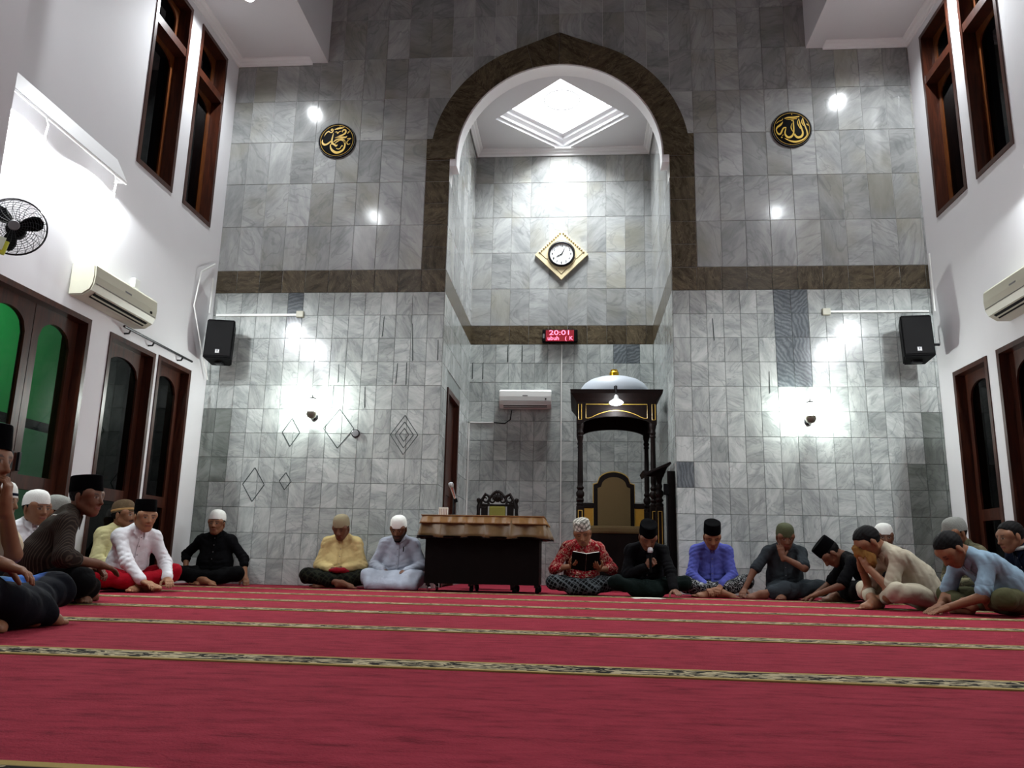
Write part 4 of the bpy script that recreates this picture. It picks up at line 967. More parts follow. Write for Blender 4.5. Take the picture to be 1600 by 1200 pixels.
# ------------------------------------------------------------------ people: signed-distance bodies turned into meshes
def V3(*a): return np.array(a, float)
class SDF:
    def __init__(s): s.p = []; s.cuts = []; s.disp = None
    def cone(s, a, b, ra, rb, k=.03): s.p.append(('c',np.array(a,float),np.array(b,float),ra,rb,k)); return s
    def ell(s, c, r, R=None, k=.03): s.p.append(('e',np.array(c,float),np.array(r,float),np.eye(3) if R is None else R,0,k)); return s
    def cut(s, c, n): s.cuts.append((np.array(c,float),np.array(n,float))); return s   # remove the side the normal points to
    def bounds(s, pad):
        lo = []; hi = []
        for q in s.p:
            if q[0] == 'c': lo.append(np.minimum(q[1]-q[3],q[2]-q[4])); hi.append(np.maximum(q[1]+q[3],q[2]+q[4]))
            else: m = q[2].max(); lo.append(q[1]-m); hi.append(q[1]+m)
        return np.min(lo,0)-pad, np.max(hi,0)+pad
    def eval(s, lo, n, h):
        ax = [lo[i]+h*np.arange(n[i]) for i in range(3)]
        D = np.full(n, .2, np.float32)
        for q in s.p:
            k = q[5]; m = k+2.5*h
            if q[0] == 'c': bl, bh = np.minimum(q[1]-q[3],q[2]-q[4]), np.maximum(q[1]+q[3],q[2]+q[4])
            else: rr = np.abs(q[3]) @ q[2]; bl, bh = q[1]-rr, q[1]+rr
            i0 = np.clip(np.floor((bl-m-lo)/h).astype(int),0,np.array(n)); i1 = np.clip(np.ceil((bh+m-lo)/h).astype(int)+1,0,np.array(n))
            if np.any(i1 <= i0): continue
            sl = tuple(slice(a,b) for a,b in zip(i0,i1))
            X = ax[0][sl[0]][:,None,None]; Y = ax[1][sl[1]][None,:,None]; Z = ax[2][sl[2]][None,None,:]
            if q[0] == 'c':
                a, b = q[1], q[2]; ba = b-a; L = max(ba@ba,1e-9)
                t = np.clip(((X-a[0])*ba[0]+(Y-a[1])*ba[1]+(Z-a[2])*ba[2])/L,0,1)
                d = np.sqrt((X-a[0]-t*ba[0])**2+(Y-a[1]-t*ba[1])**2+(Z-a[2]-t*ba[2])**2)-(q[3]+(q[4]-q[3])*t)
            else:
                R = q[3]; x = X-q[1][0]; y = Y-q[1][1]; z = Z-q[1][2]; r = q[2]
                u = [(R[0,i]*x+R[1,i]*y+R[2,i]*z) for i in range(3)]
                k0 = np.sqrt(sum((u[i]/r[i])**2 for i in range(3))); k1 = np.sqrt(sum((u[i]/r[i]**2)**2 for i in range(3)))+1e-9
                d = k0*(k0-1)/k1
            o = D[sl]
            hh = np.maximum(k-np.abs(o-d),0)/k
            D[sl] = np.minimum(o,d)-hh*hh*k*.25
        X = ax[0][:,None,None]; Y = ax[1][None,:,None]; Z = ax[2][None,None,:]
        if s.disp is not None: D = D+s.disp(X,Y,Z)
        for c,nn in s.cuts: D = np.maximum(D, (X-c[0])*nn[0]+(Y-c[1])*nn[1]+(Z-c[2])*nn[2])
        return D
    def mesh(s, h, pad=.04):
        lo, hi = s.bounds(pad); n = tuple(np.ceil((hi-lo)/h).astype(int)+1)
        return surface_nets(s.eval(lo,n,h), lo, h)
def surface_nets(D, lo, h):
    S = D < 0; nx,ny,nz = D.shape
    cnt = np.zeros((nx-1,ny-1,nz-1),np.int8); offs = [(i,j,k) for i in (0,1) for j in (0,1) for k in (0,1)]
    for i,j,k in offs: cnt += S[i:nx-1+i,j:ny-1+j,k:nz-1+k]
    act = (cnt > 0)&(cnt < 8); idx = np.argwhere(act)
    if len(idx) == 0: return np.zeros((0,3)), np.zeros((0,4),int)
    ids = np.full(act.shape,-1,np.int64); ids[act] = np.arange(len(idx))
    cv = {o: D[idx[:,0]+o[0],idx[:,1]+o[1],idx[:,2]+o[2]] for o in offs}
    acc = np.zeros((len(idx),3)); num = np.zeros(len(idx))
    for o in offs:
        for a in range(3):
            if o[a]: continue
            p = list(o); p[a] = 1; p = tuple(p); d0, d1 = cv[o], cv[p]; m = (d0 < 0) != (d1 < 0)
            t = np.where(m, d0/(d0-d1+1e-12), 0); q = np.tile(np.array(o,float),(len(idx),1)); q[:,a] += t
            acc[m] += q[m]; num[m] += 1
    V = lo+h*(idx+acc/num[:,None]); F = []
    for a in range(3):
        b, c = (a+1)%3, (a+2)%3; sh = [slice(None)]*3
        s0 = [slice(None)]*3; s1 = [slice(None)]*3; s0[a] = slice(0,-1); s1[a] = slice(1,None)
        A = S[tuple(s0)]; B = S[tuple(s1)]; e = np.argwhere(A != B)
        lim = np.array(act.shape); ok = (e[:,b] > 0)&(e[:,c] > 0)&(e[:,b] < lim[b])&(e[:,c] < lim[c]); e = e[ok]
        def cid(db,dc):
            q = e.copy(); q[:,b] -= db; q[:,c] -= dc; return ids[q[:,0],q[:,1],q[:,2]]
        f = np.stack([cid(1,1),cid(0,1),cid(0,0),cid(1,0)],1); flip = ~A[tuple(e.T)]
        f[flip] = f[flip][:,::-1]; F.append(f)
    return V, np.concatenate(F)
def np_mesh(name, V, F, colors=None):
    me = bpy.data.meshes.new(name); nF = len(F)
    me.vertices.add(len(V)); me.vertices.foreach_set('co', V.astype(np.float32).ravel())
    me.loops.add(nF*4); me.loops.foreach_set('vertex_index', F.astype(np.int32).ravel())
    me.polygons.add(nF); me.polygons.foreach_set('loop_start', np.arange(0,nF*4,4,dtype=np.int32))
    me.polygons.foreach_set('use_smooth', np.ones(nF,bool))
    me.update(calc_edges=True); me.validate()
    if colors is not None:
        at = me.color_attributes.new('tone','FLOAT_COLOR','POINT'); at.data.foreach_set('color', np.c_[colors,np.ones(len(colors))].astype(np.float32).ravel())
    return me
def unit(v): v = np.array(v,float); return v/(np.linalg.norm(v)+1e-9)
def rotx(a): c,s = math.cos(a),math.sin(a); return np.array([[1,0,0],[0,c,-s],[0,s,c]])
def roty(a): c,s = math.cos(a),math.sin(a); return np.array([[c,0,s],[0,1,0],[-s,0,c]])
def rotz(a): c,s = math.cos(a),math.sin(a); return np.array([[c,-s,0],[s,c,0],[0,0,1]])
def ik(sh, tg, l1, l2, pole):
    d = tg-sh; L = min(np.linalg.norm(d), (l1+l2)*.995); u = unit(d); tg = sh+u*L
    a = (l1*l1-l2*l2+L*L)/(2*L); hgt = math.sqrt(max(l1*l1-a*a,0)); p = np.array(pole,float); p = unit(p-u*(p@u))
    return sh+u*a+p*hgt, tg
def hand_sdf(S, wrist, fwd, down, side, curl, grip=0):
    """fwd = along the fingers, down = palm normal; side=+1: thumb on the local +x side"""
    f = unit(fwd); d = np.array(down,float); d = unit(d-f*(d@f)); x = np.cross(f,d)*side   # x: towards the thumb
    P = lambda a,b,c: wrist+x*a+f*b+d*c
    S.cone(wrist-f*.03, P(0,.03,0), .026, .026, .01)
    for o in (-.026,-.009,.009,.026): S.cone(P(o*.75,.02,0),P(o,.082,0),.0155,.0135,.012)
    for o,L,rr in ((.029,.068,.0092),(.010,.077,.0095),(-.010,.072,.0092),(-.029,.056,.0082)):
        a = P(o,.082,0); ang = 0; q = a; dirn = f
        for i,(fr,c) in enumerate(((.45,.55),(.32,1.1),(.23,.75))):
            ang += curl*c; dn = f*math.cos(ang)+d*math.sin(ang)+x*o*.9*(1-curl*.6)*(1-.3*i); q2 = q+unit(dn)*L*fr
            S.cone(q,q2,rr*(1-.1*i),rr*(.9-.1*i),.006); q = q2
    tx = unit(x*.75+f*.6+d*(.25+.5*curl)); a = P(.028,.018,.004); b = a+tx*.045; t2 = unit(f*.75+x*(.35-.5*curl)+d*(.3+.6*curl)); c = b+t2*.030; e = c+unit(t2-x*.3*curl)*.024
    S.cone(a,b,.0165,.0125,.012).cone(b,c,.0115,.0105,.006).cone(c,e,.0105,.0085,.005)
def foot_sdf(S, ankle, toe, up):
    f = unit(np.array(toe)-ankle); u = np.array(up,float); u = unit(u-f*(u@f)); x = np.cross(f,u)
    P = lambda a,b,c: ankle+x*a+f*b+u*c
    S.cone(P(0,-.035,-.025),P(0,.02,-.01),.033,.034,.02).cone(P(0,.01,-.005),P(.012,.13,-.03),.036,.026,.02).cone(P(0,-.03,-.03),P(-.02,.12,-.035),.03,.022,.02).cone(P(-.018,.10,-.035),P(.028,.115,-.035),.022,.024,.02)
    for i,(o,L,r) in enumerate(((.033,.055,.0135),(.012,.05,.0105),(-.006,.044,.010),(-.022,.036,.0095),(-.036,.026,.009))): S.cone(P(o,.13-.012*i,-.036),P(o*1.08,.13-.012*i+L,-.038),r,r*.9,.006)
def skin_material():
    t = NT('skin'); a = t.n('ShaderNodeAttribute', attribute_name='tone'); nz = t.noise(t.obj(), 40, 4)
    t.base(t.mix(t.math('MULTIPLY',nz,.25), a.outputs['Color'], (.12,.05,.03,1))); t.set(.55, spec=.25)
    t.b.inputs['Subsurface Weight'].default_value = .0; t.bump(nz,.06,.004); return t.m
M['skin'] = skin_material()
M['hair'] = plain('black_hair','060505',.7,spec=.12,var=.4,bump=.25,scale=160)
# ---- cloth materials
def wrinkle(t, strength=.55):
    o = t.obj(); a = t.noise(t.scale(o,(1,1,2.0)), 6, 1, .4, .6); b = t.noise(t.scale(o,(1.6,1,.7)), 11, 1, .4, .6)
    h = t.math('ADD', t.math('ABSOLUTE', t.math('SUBTRACT', a, .5)), t.math('MULTIPLY', t.math('ABSOLUTE', t.math('SUBTRACT', b, .5)), .45))
    t.bump(h, strength*.5, .035)
def cloth(name, c, rough=.88, var=.07, scale=40, w=.6):
    t = NT(name); c = lin(c); nz = t.noise(t.obj(), scale, 4)
    t.base(t.mix(nz, tuple(x*(1-var) for x in c[:3])+(1,), tuple(min(1,x*(1+var)) for x in c[:3])+(1,))); t.set(rough, spec=.08); wrinkle(t, w); return t.m
def pin_stripe(name, a, b, freq=85):
    t = NT(name); sp = t.n('ShaderNodeSeparateXYZ'); t.l(t.obj(), sp.inputs[0]); q = t.math('SINE', t.math('MULTIPLY', t.math('ADD', sp.outputs[0], t.math('MULTIPLY', sp.outputs[1], .7)), freq*2))
    t.base(t.mix(t.ramp(q,[(.45,(0,0,0,1)),(.75,(1,1,1,1))]), lin(a), lin(b))); t.set(.85,spec=.08); wrinkle(t); return t.m
def plaid(name, base, line, fr=62, w=.86, second=None):
    t = NT(name); sp = t.n('ShaderNodeSeparateXYZ'); t.l(t.scale(t.obj(),(1,1,1),(.5,.35,.6)), sp.inputs[0]); c = lin(base)
    for i in range(3):
        q = t.math('SINE', t.math('MULTIPLY', sp.outputs[i], fr)); c = t.mix(t.math('MULTIPLY', t.ramp(q,[(w-.06,(0,0,0,1)),(w,(1,1,1,1))]), .55), c, lin(line))
    t.base(c); t.set(.85,spec=.08); wrinkle(t); return t.m
def batik(name, base, mid, pale, sc=9):
    t = NT(name); o = t.obj(); n1 = t.noise(t.scale(o,(1,1,1)), sc, 2, .5, 2.5); n2 = t.noise(o, sc*.6, 1, .4, 1.2)
    c = t.mix(t.ramp(n2,[(.5,(0,0,0,1)),(.55,(1,1,1,1))]), lin(base), lin(mid)); v = t.math('ABSOLUTE', t.math('SUBTRACT', n1, .5))
    c = t.mix(t.ramp(v,[(.010,(1,1,1,1)),(.028,(0,0,0,1))]), c, lin(pale)); t.base(c); t.set(.85,spec=.08); wrinkle(t); return t.m
def gradient_check(name):
    t = NT(name); sp = t.n('ShaderNodeSeparateXYZ'); t.l(t.obj(), sp.inputs[0])
    c = t.ramp(t.math('MULTIPLY', t.math('ADD', sp.outputs[1], -.02), 2.4), [(0,lin('0b0e16')),(.20,lin('101622')),(.24,lin('56707c')),(.42,lin('3f74c8')),(.56,lin('2c4a86')),(.60,lin('0c0f18')),(1,lin('0a0c12'))])
    q = t.math('SINE', t.math('MULTIPLY', sp.outputs[0], 55)); t.base(t.mix(t.math('MULTIPLY', t.ramp(q,[(.6,(0,0,0,1)),(.7,(1,1,1,1))]), .25), c, lin('0a0c12'))); t.set(.85,spec=.08); wrinkle(t); return t.m
TONES = {'mid':(.20,.088,.043),'light':(.29,.145,.075),'dark':(.125,.052,.027)}
def cap_mesh(kind, parent, M4, mat, hs=1.0, band=None):
    rx, ry = .0835*hs, .1025*hs
    if kind == 'songkok': prof = [(1.0,0),(1.01,.012),(.97,.088),(.95,.098),(.90,.101),(.5,.096),(.02,.094)]; nm = 'peci_cap'
    elif kind == 'dome': prof = [(1.02,-.012),(1.03,0),(1.0,.035),(.93,.062),(.78,.084),(.52,.098),(.25,.104),(.02,.106)]; nm = 'skull_cap'
    else: prof = [(1.02,-.004),(1.03,.006),(1.0,.05),(.965,.068),(.86,.082),(.6,.092),(.3,.097),(.02,.098)]; nm = 'knit_cap'
    m = mb(); m.lathe([(r,z*hs) for r,z in prof],28,(0,0,0),sx=rx,sy=ry); me = m.mesh(nm,True)
    o = link(nm, me, mat, parent); o.matrix_local = M4
    if band:
        b = mb(); b.lathe([(1.035,.0),(1.05,.004),(1.045,.018),(1.03,.02)],28,(0,0,0),sx=rx,sy=ry); b.build('cap_band', band, o, True)
    return o
COUNT = [0]
def person(label, loc, heading, s=.96, lean=.12, side=0., twist=0., head=(0,.1,0), arms=None, legs=None, tone='mid',
           shirt=None, sleeve='long', bottom=None, bkind='sarong', cap=None, capmat=None, capband=None, capz=.030, captilt=.14, hair=True,
           beard=False, moustache=False, fat=0., feet=(True,True), knees=None, ankles=None, toes=None, collar=True, neckfwd=0., shcurl=0., robe=False, open_front=None, hs=1.12, placket=True):
    COUNT[0] += 1; rs = np.random.RandomState(COUNT[0]*13+5); ph = rs.uniform(0,6.28,12)
    # --- skeleton (local: x = person's right, y = forward, z = up)
    pel = V3(0,0,.115); cur = pel.copy(); spine = [pel]; axes = []
    for L,fr in ((.15,.55),(.16,1.0),(.155,1.22)):
        a = lean*fr; d = rotz(0) @ V3(math.sin(side)*math.cos(a), math.sin(a), math.cos(a)*math.cos(side)); axes.append(unit(d)); cur = cur+unit(d)*L; spine.append(cur)
    waist, chest, nb = spine[1], spine[2], spine[3]; up = axes[2]
    rgt = unit(V3(math.cos(twist),math.sin(twist),0)-up*(V3(math.cos(twist),math.sin(twist),0)@up)); fw = np.cross(up,rgt)
    hy, hp, hr = head; HR = rotz(hy) @ rotx(-hp) @ roty(hr)
    hb = nb+up*.03; hdir = HR @ V3(0,0,1)
    hc = nb+unit(up*.45+hdir*.45+V3(0,.40+neckfwd,0))*.118+HR@V3(0,.018,.022)       # head centre
    sh = {1: nb+rgt*.168-up*.058+fw*(shcurl+.02), -1: nb-rgt*.168-up*.058+fw*(shcurl+.02)}
    hip = {1: V3(.095,.01,.115), -1: V3(-.095,.01,.115)}
    kn = {1: V3(.335,.27,.135), -1: V3(-.335,.27,.135)}; an = {1: V3(-.075,.36,.065), -1: V3(.10,.30,.06)}; te = {1: V3(-.27,.37,.055), -1: V3(.29,.34,.05)}
    if knees: kn = {1:V3(*knees[0]), -1:V3(*knees[1])}
    if ankles: an = {1:V3(*ankles[0]), -1:V3(*ankles[1])}
    if toes: te = {1:V3(*toes[0]), -1:V3(*toes[1])}
    A = {}
    dflt = dict(t=(.10,.26,.20), pole=(.8,-.5,-.4), f=(-.6,.7,-.35), d=(0,-.2,-1), curl=.5)
    for q,k in ((1,'R'),(-1,'L')):
        c = dict(dflt); c.update((arms or {}).get(k,{})); t = V3(*c['t']); 
        if 't' not in (arms or {}).get(k,{}): t[0] *= q
        pole = V3(*c['pole']); f = V3(*c['f']); 
        if q < 0 and 'pole' not in (arms or {}).get(k,{}): pole[0] *= -1
        if q < 0 and 'f' not in (arms or {}).get(k,{}): f[0] *= -1
        if 'face' in c: t = hc+HR@(V3(*c['face'])*hs)
        el, wr = ik(sh[q], t, .275, .245, pole); A[q] = (el, wr, f, V3(*c['d']), c['curl'])
    Rt = np.stack([rgt,fw,up],1)
    # --- skin body: one mesh, fine where skin shows
    B = SDF()
    B.ell(pel+V3(0,0,.01),(.13,.095,.085),k=.05).ell((waist+chest)/2,(.105,.08,.13),Rt,k=.05).ell(chest+up*.02,(.11,.075,.11),Rt,k=.05).cone(sh[1]-up*.02,sh[-1]-up*.02,.032,.032,.03)
    B.cone(nb-up*.02, hc-HR@V3(0,.025,.055), .055,.05,.03)
    for q in (1,-1):
        el,wr = A[q][0],A[q][1]; B.cone(sh[q]-up*.01,el,.036 if sleeve != 'short' else .040,.037,.02).cone(el,wr,.039,.026,.02); B.cone(hip[q],kn[q],.075,.052,.04).cone(kn[q],an[q],.05,.034,.03)
        mid = kn[q]*.65+an[q]*.35; B.ell(mid-V3(0,0,.008),(.05,.05,.05),k=.05)
    parts = [B.mesh(.010)]; cols = [np.tile(TONES[tone],(len(parts[0][0]),1))]
    H = SDF(); T = lambda x,y,z: hc+HR@V3(x,y,z)
    H.ell(T(0,-.012,.022),(.075,.094,.088),HR,.02).ell(T(0,.03,-.035),(.060,.064,.075),HR,.03).ell(T(0,.055,-.092),(.028,.026,.022),HR,.035)
    H.cone(T(.045,.045,.020),T(-.045,.045,.020),.036,.036,.02)
    H.cone(T(.036,.058,-.022),T(.030,.062,-.03),.022,.02,.02).cone(T(-.036,.058,-.022),T(-.030,.062,-.03),.022,.02,.02)
    H.cone(T(0,.084,.012),T(0,.106,-.030),.0085,.0125,.012).cone(T(.013,.090,-.034),T(-.013,.090,-.034),.0095,.0095,.008)
    H.cone(T(.017,.084,-.060),T(-.017,.084,-.060),.0085,.0085,.008).cone(T(.013,.083,-.069),T(-.013,.083,-.069),.0085,.0085,.008)
    for q in (1,-1):
        H.ell(T(q*.077,-.008,-.008),(.010,.020,.032),HR@rotz(-q*.35),.008); H.ell(T(q*.031,.066,.002),(.016,.014,.011),HR,.006)
        H.cone(T(q*.055,-.0,-.055),T(q*.018,.055,-.09),.018,.014,.03)
    H.cone(T(0,-.025,-.04), hc-HR@V3(0,.025,.055)+(nb-hc)*.45, .05,.053,.02)
    V,F = H.mesh(.0052); Q = (V-hc)@HR; V = hc+(V-hc)*hs; x,y,z = Q.T; c = np.tile(TONES[tone],(len(V),1)).astype(float)
    def paint(m, colr, a=1.): c[m] = c[m]*(1-a)+np.array(colr)*a
    ax_ = np.abs(x)
    paint((ax_ < .026)&(y > .06)&(np.abs(z+.0645) < .0095-.1*ax_), (.22,.065,.05), .75)
    paint((ax_ < .022)&(y > .06)&(np.abs(z+.0645) < .0028), (.06,.02,.015), .8)
    paint((np.abs(ax_-.031) < .019)&(y > .05)&(np.abs(z-.0215-.10*(ax_-.03)) < .0048), (.02,.012,.01), .85)
    eyeop = .0048 if hp < .45 else .003
    paint((np.abs(ax_-.031) < .0155)&(y > .05)&(np.abs(z-.001) < eyeop+.002), (.30,.24,.2) if hp < .45 else (.10,.05,.03), .6)
    paint((np.abs(ax_-.031) < .0085)&(y > .05)&(np.abs(z-.001) < eyeop+.001), (.012,.008,.006), .95)
    paint((np.abs(ax_-.031) < .018)&(y > .05)&(np.abs(z-.0085) < .0028), (.05,.025,.015), .7)
    if moustache: paint((ax_ < .034)&(y > .05)&(np.abs(z+.0485+.15*ax_) < .0085), (.015,.01,.01), .9)
    if beard: paint((z < -.052-.1*np.maximum(0,.05-ax_)+.5*np.maximum(0,ax_-.03))&(y > -.02)&(~((ax_ < .025)&(np.abs(z+.0645) < .008))), (.014,.010,.009), .9)
    hairm = (z > .072-.75*np.maximum(0,.02-y)-.2*np.maximum(0,ax_-.05))&(z > -.075)&~((ax_ > .074)&(np.abs(z+.008) < .035))
    paint(hairm, (.012,.010,.009))
    parts.append((V,F)); cols.append(c)
    for q in (1,-1):
        S = SDF(); el,wr,f,d,cu = A[q]; S.cone(wr+(el-wr)*.35, wr, .0305,.0255,.01); hand_sdf(S, wr, f, d, q, cu); p = S.mesh(.0048,.02); parts.append(p); cols.append(np.tile(np.array(TONES[tone])*1.05,(len(p[0]),1)))
        if feet[0 if q > 0 else 1]:
            S = SDF(); S.cone(an[q]+(kn[q]-an[q])*.3, an[q], .04,.034,.02); foot_sdf(S, an[q], te[q], (0,.25 if abs(te[q][1]-an[q][1]) < .2 else 0,1) if True else 0); p = S.mesh(.006,.02); parts.append(p); cols.append(np.tile(np.array(TONES[tone])*1.12,(len(p[0]),1)))
    n = 0; VV = []; FF = []
    for v,f in parts: VV.append(v); FF.append(f+n); n += len(v)
    VV = np.concatenate(VV); VV[:,2] = np.maximum(VV[:,2], .004)
    me = np_mesh('person', VV, np.concatenate(FF), np.concatenate(cols)); me.materials.append(M['skin'])
    root = bpy.data.objects.new('person', me); col.objects.link(root); root.location = (loc[0],loc[1],0 if len(loc) < 3 else loc[2])
    root.rotation_euler = (0,0,math.radians(heading-90)); root.scale = (s,s,s); tag(root, label, 'person')
    # --- shirt
    C = SDF(); C.ell(pel+V3(0,-.005,.02),(.175,.14,.105),k=.06)
    for q in (1,-1):
        C.cone(chest+rgt*q*.062+up*.02, waist+rgt*q*(.068+fat*.4)+fw*fat*.5, .098, .112+fat*.8, .06).cone(waist+rgt*q*(.068+fat*.4)+fw*fat*.5, pel+V3(q*.075,.01+fat*.5,.03), .112+fat*.8, .118+fat*.7, .06)
        C.cone(nb+up*.004+rgt*q*.03, sh[q]+up*.002, .052, .052, .045).cone(sh[q]-up*.03, chest+rgt*q*.09-up*.02, .06,.075,.05)
    C.cone(nb+up*.0,nb-up*.06,.058,.08,.05)
    cuts = []
    for q in (1,-1):
        el,wr = A[q][0],A[q][1]
        if sleeve == 'long': C.cone(sh[q],el,.055,.058,.05).cone(el,el+(wr-el)*.90,.056,.047,.03).cone(el+(wr-el)*.86,el+(wr-el)*.92,.045,.044,.01)
        elif sleeve == 'rolled': C.cone(sh[q],el,.055,.056,.05).cone(el,el+(wr-el)*.3,.054,.052,.02)
        else: C.cone(sh[q],sh[q]+(el-sh[q])*.66,.054,.057,.045).cone(sh[q]+(el-sh[q])*.64,sh[q]+(el-sh[q])*.84,.057,.060,.01)
    k1 = rs.uniform(20,30,6); dv = [unit(rs.normal(size=3)) for _ in range(6)]
    def folds(X,Y,Z):
        dx, dy, dz = X-waist[0], Y-waist[1], Z-waist[2]
        xr = dx*rgt[0]+dy*rgt[1]+dz*rgt[2]; zu = dx*up[0]+dy*up[1]+dz*up[2]; yf = dx*fw[0]+dy*fw[1]+dz*fw[2]
        tors = np.clip(1.4-np.abs(xr)/.15,0,1)
        warp = np.sin(8*zu+ph[0])+.7*np.sin(13*xr+5*zu+ph[1])
        vert = np.abs(np.sin((26+6*math.sin(ph[2]))*xr+1.0*warp+4*yf*math.cos(ph[3])+ph[4]))**.8-.6
        diag = np.abs(np.sin(30*(zu-.55*np.abs(xr-.02*math.sin(ph[5])))+.8*warp+ph[6]))**.8-.6
        low = np.exp(-((zu+.03)/.075)**2); comp = np.abs(np.sin(62*zu+9*xr+1.2*warp+ph[7]))**.8-.6
        g = -tors*(.0030*vert*np.clip(1-zu/.35,0,1)+.0034*diag+.0060*low*comp)
        for q in (1,-1):
            el_, wr_, s_ = A[q][0], A[q][1], sh[q]
            r2 = (X-el_[0])**2+(Y-el_[1])**2+(Z-el_[2])**2; ax_ = unit(wr_-s_)
            t = (X-el_[0])*ax_[0]+(Y-el_[1])*ax_[1]+(Z-el_[2])*ax_[2]
            tw = (X*dv[q][0]+Y*dv[q][1]+Z*dv[q][2])
            g = g-.0062*np.exp(-r2/.0075)*(np.abs(np.sin(78*t+16*tw+ph[8+(q > 0)]))**.8-.6)
            r3 = (X-s_[0])**2+(Y-s_[1])**2+(Z-s_[2])**2
            g = g-.0042*np.exp(-r3/.010)*(np.abs(np.sin(55*t+26*tw+ph[10]))**.8-.6)
            g = g-.0022*(1-tors)*(np.abs(np.sin(34*t+34*tw+1.6*warp))**.8-.6)
        return 1.6*g
    C.disp = folds; C.cut((0,0,.018),(0,0,-1))
    v,f = C.mesh(.0072); so = link('shirt' if not robe else 'robe', np_mesh('shirt',v,f), shirt, root)
    if collar:
        cm_ = mb(); nn = 22; rows = ((.058,-.012),(.060,.034),(.066,.040),(.082,.012),(.080,.008),(.062,.030))
        vv = []
        for i in range(nn+1):
            t = PI*.5+.30+(2*PI-.60)*i/nn; fr = max(0,-math.sin(t)*-1); e_ = abs(i/nn-.5)*2
            for j,(r_,h_) in enumerate(rows):
                drop = (.050*e_**5+.012*e_**2) if j in (3,4) else .012*e_**2; out = .012*e_**5 if j in (3,4) else 0
                vv.append(tuple(nb+up*(h_-drop)+rgt*(r_+.006)*math.cos(t)*1.02+fw*((r_+out)*math.sin(t)+.016)))
        nr = len(rows); cm_.add(vv, [(i*nr+j,i*nr+(j+1)%nr,(i+1)*nr+(j+1)%nr,(i+1)*nr+j) for i in range(nn) for j in range(nr)]+[tuple(range(nr)),tuple(range(nn*nr,nn*nr+nr))])
        cm_.build('collar', shirt, so, True)
    if placket:
        xr_ = (v-nb)@rgt; zu_ = (v-nb)@up; pts = []
        for h_ in np.linspace(-.02,-.36,18):
            m_ = (np.abs(xr_) < .012)&(np.abs(zu_-h_) < .012)
            if m_.sum() == 0: continue
            q_ = v[m_]; p_ = q_[np.argmax((q_-nb)@fw)]; pts.append(nb+up*h_+fw*((p_-nb)@fw+.002))
        if len(pts) > 4:
            P_ = np.array(pts); P_[1:-1] = (P_[:-2]+P_[1:-1]*2+P_[2:])/4; pm = mb(); n_ = len(P_); vv = []
            for p_ in P_:
                for o_,d_ in ((-.015,-.003),(-.015,.003),(.015,.003),(.015,-.003)): vv.append(tuple(p_+rgt*o_+fw*d_))
            pm.add(vv, [(i*4+j,i*4+(j+1)%4,i*4+4+(j+1)%4,i*4+4+j) for i in range(n_-1) for j in range(4)]+[(0,1,2,3),tuple(range(n_*4-4,n_*4))]); pk = pm.build('placket', shirt, so, False)
            for i in range(1,n_-1,4): mb().lathe([(.001,0),(.006,0),(.0055,.002),(.001,.0025)],8,M=Matrix.Translation(Vector(P_[i]+fw*.003)) @ Vector(fw).to_track_quat('Z','Y').to_matrix().to_4x4()).build('button', M['grey_plastic'], so)
    # --- sarong / trousers
    L = SDF(); w = 1.0 if bkind == 'sarong' else .86
    L.ell(pel+V3(0,0,-.005),(.165,.135,.11),k=.08)
    for q in (1,-1):
        L.cone(hip[q],kn[q],.098*w,.082*w,.06).cone(kn[q],kn[q]+(an[q]-kn[q])*(.55 if bkind != 'long' else 1.06),.080*w,.062*w if bkind != 'long' else .058,.04)
    if bkind in ('sarong','long'): L.ell(V3(0,.20,.10),(.22,.14,.055),k=.09); L.cone((kn[1]+an[1])/2,(kn[-1]+an[-1])/2,.055,.055,.06)
    if robe:
        for j in range(4): L.cone(V3(.30-.02*j,.24+.055*j,.15-.035*j), V3(-.30+.02*j,.24+.055*j,.15-.035*j), .062,.062,.05)
    def folds2(X,Y,Z): return -.0095*(np.abs(np.sin(24*(X*dv[4][0]+Y*dv[4][1]+.6*Z)+1.6*np.sin(7*X+ph[9])+1.4*np.sin(9*Y+ph[10])))-.6)+.003*np.sin(62*(X*.7+Y*.6*math.sin(ph[3])+Z*.3)+2*np.sin(12*Z+ph[5]))
    L.disp = folds2; L.cut((0,0,.006),(0,0,-1))
    v,f = L.mesh(.0095); link({'sarong':'sarong','long':'sarong'}.get(bkind,'trousers') if not robe else 'robe_skirt', np_mesh('bottom',v,f), bottom, root)
    # --- hair and cap
    if hair:
        G = SDF(); G.ell(T(0,-.012,.026),(.081,.100,.092),HR,.01); 
        G.disp = lambda X,Y,Z: .0018*np.sin(160*X+90*Y)*np.sin(150*Z+60*Y)
        G.cut(T(0,.058,.066), HR@unit(V3(0,1.0,-.62))); G.cut(T(0,-.02,-.055), HR@unit(V3(0,.45,-1)))
        # sideburn line: keep the ears and cheeks free
        G.cut(T(0,.012,.0), HR@unit(V3(0,.9,-.75)))
        v,f = G.mesh(.006,.02); v = hc+(v-hc)*hs; link('hair', np_mesh('hair',v,f), M['hair'], root)
    if beard:
        G = SDF(); G.ell(T(0,.052,-.098),(.034,.030,.030),HR,.02); G.cone(T(.045,.012,-.07),T(.015,.06,-.105),.018,.018,.02).cone(T(-.045,.012,-.07),T(-.015,.06,-.105),.018,.018,.02)
        G.disp = lambda X,Y,Z: .002*np.sin(170*X+90*Y)*np.sin(150*Z+60*Y); v,f = G.mesh(.006,.02); v = hc+(v-hc)*hs; link('beard', np_mesh('beard',v,f), M['hair'], root)
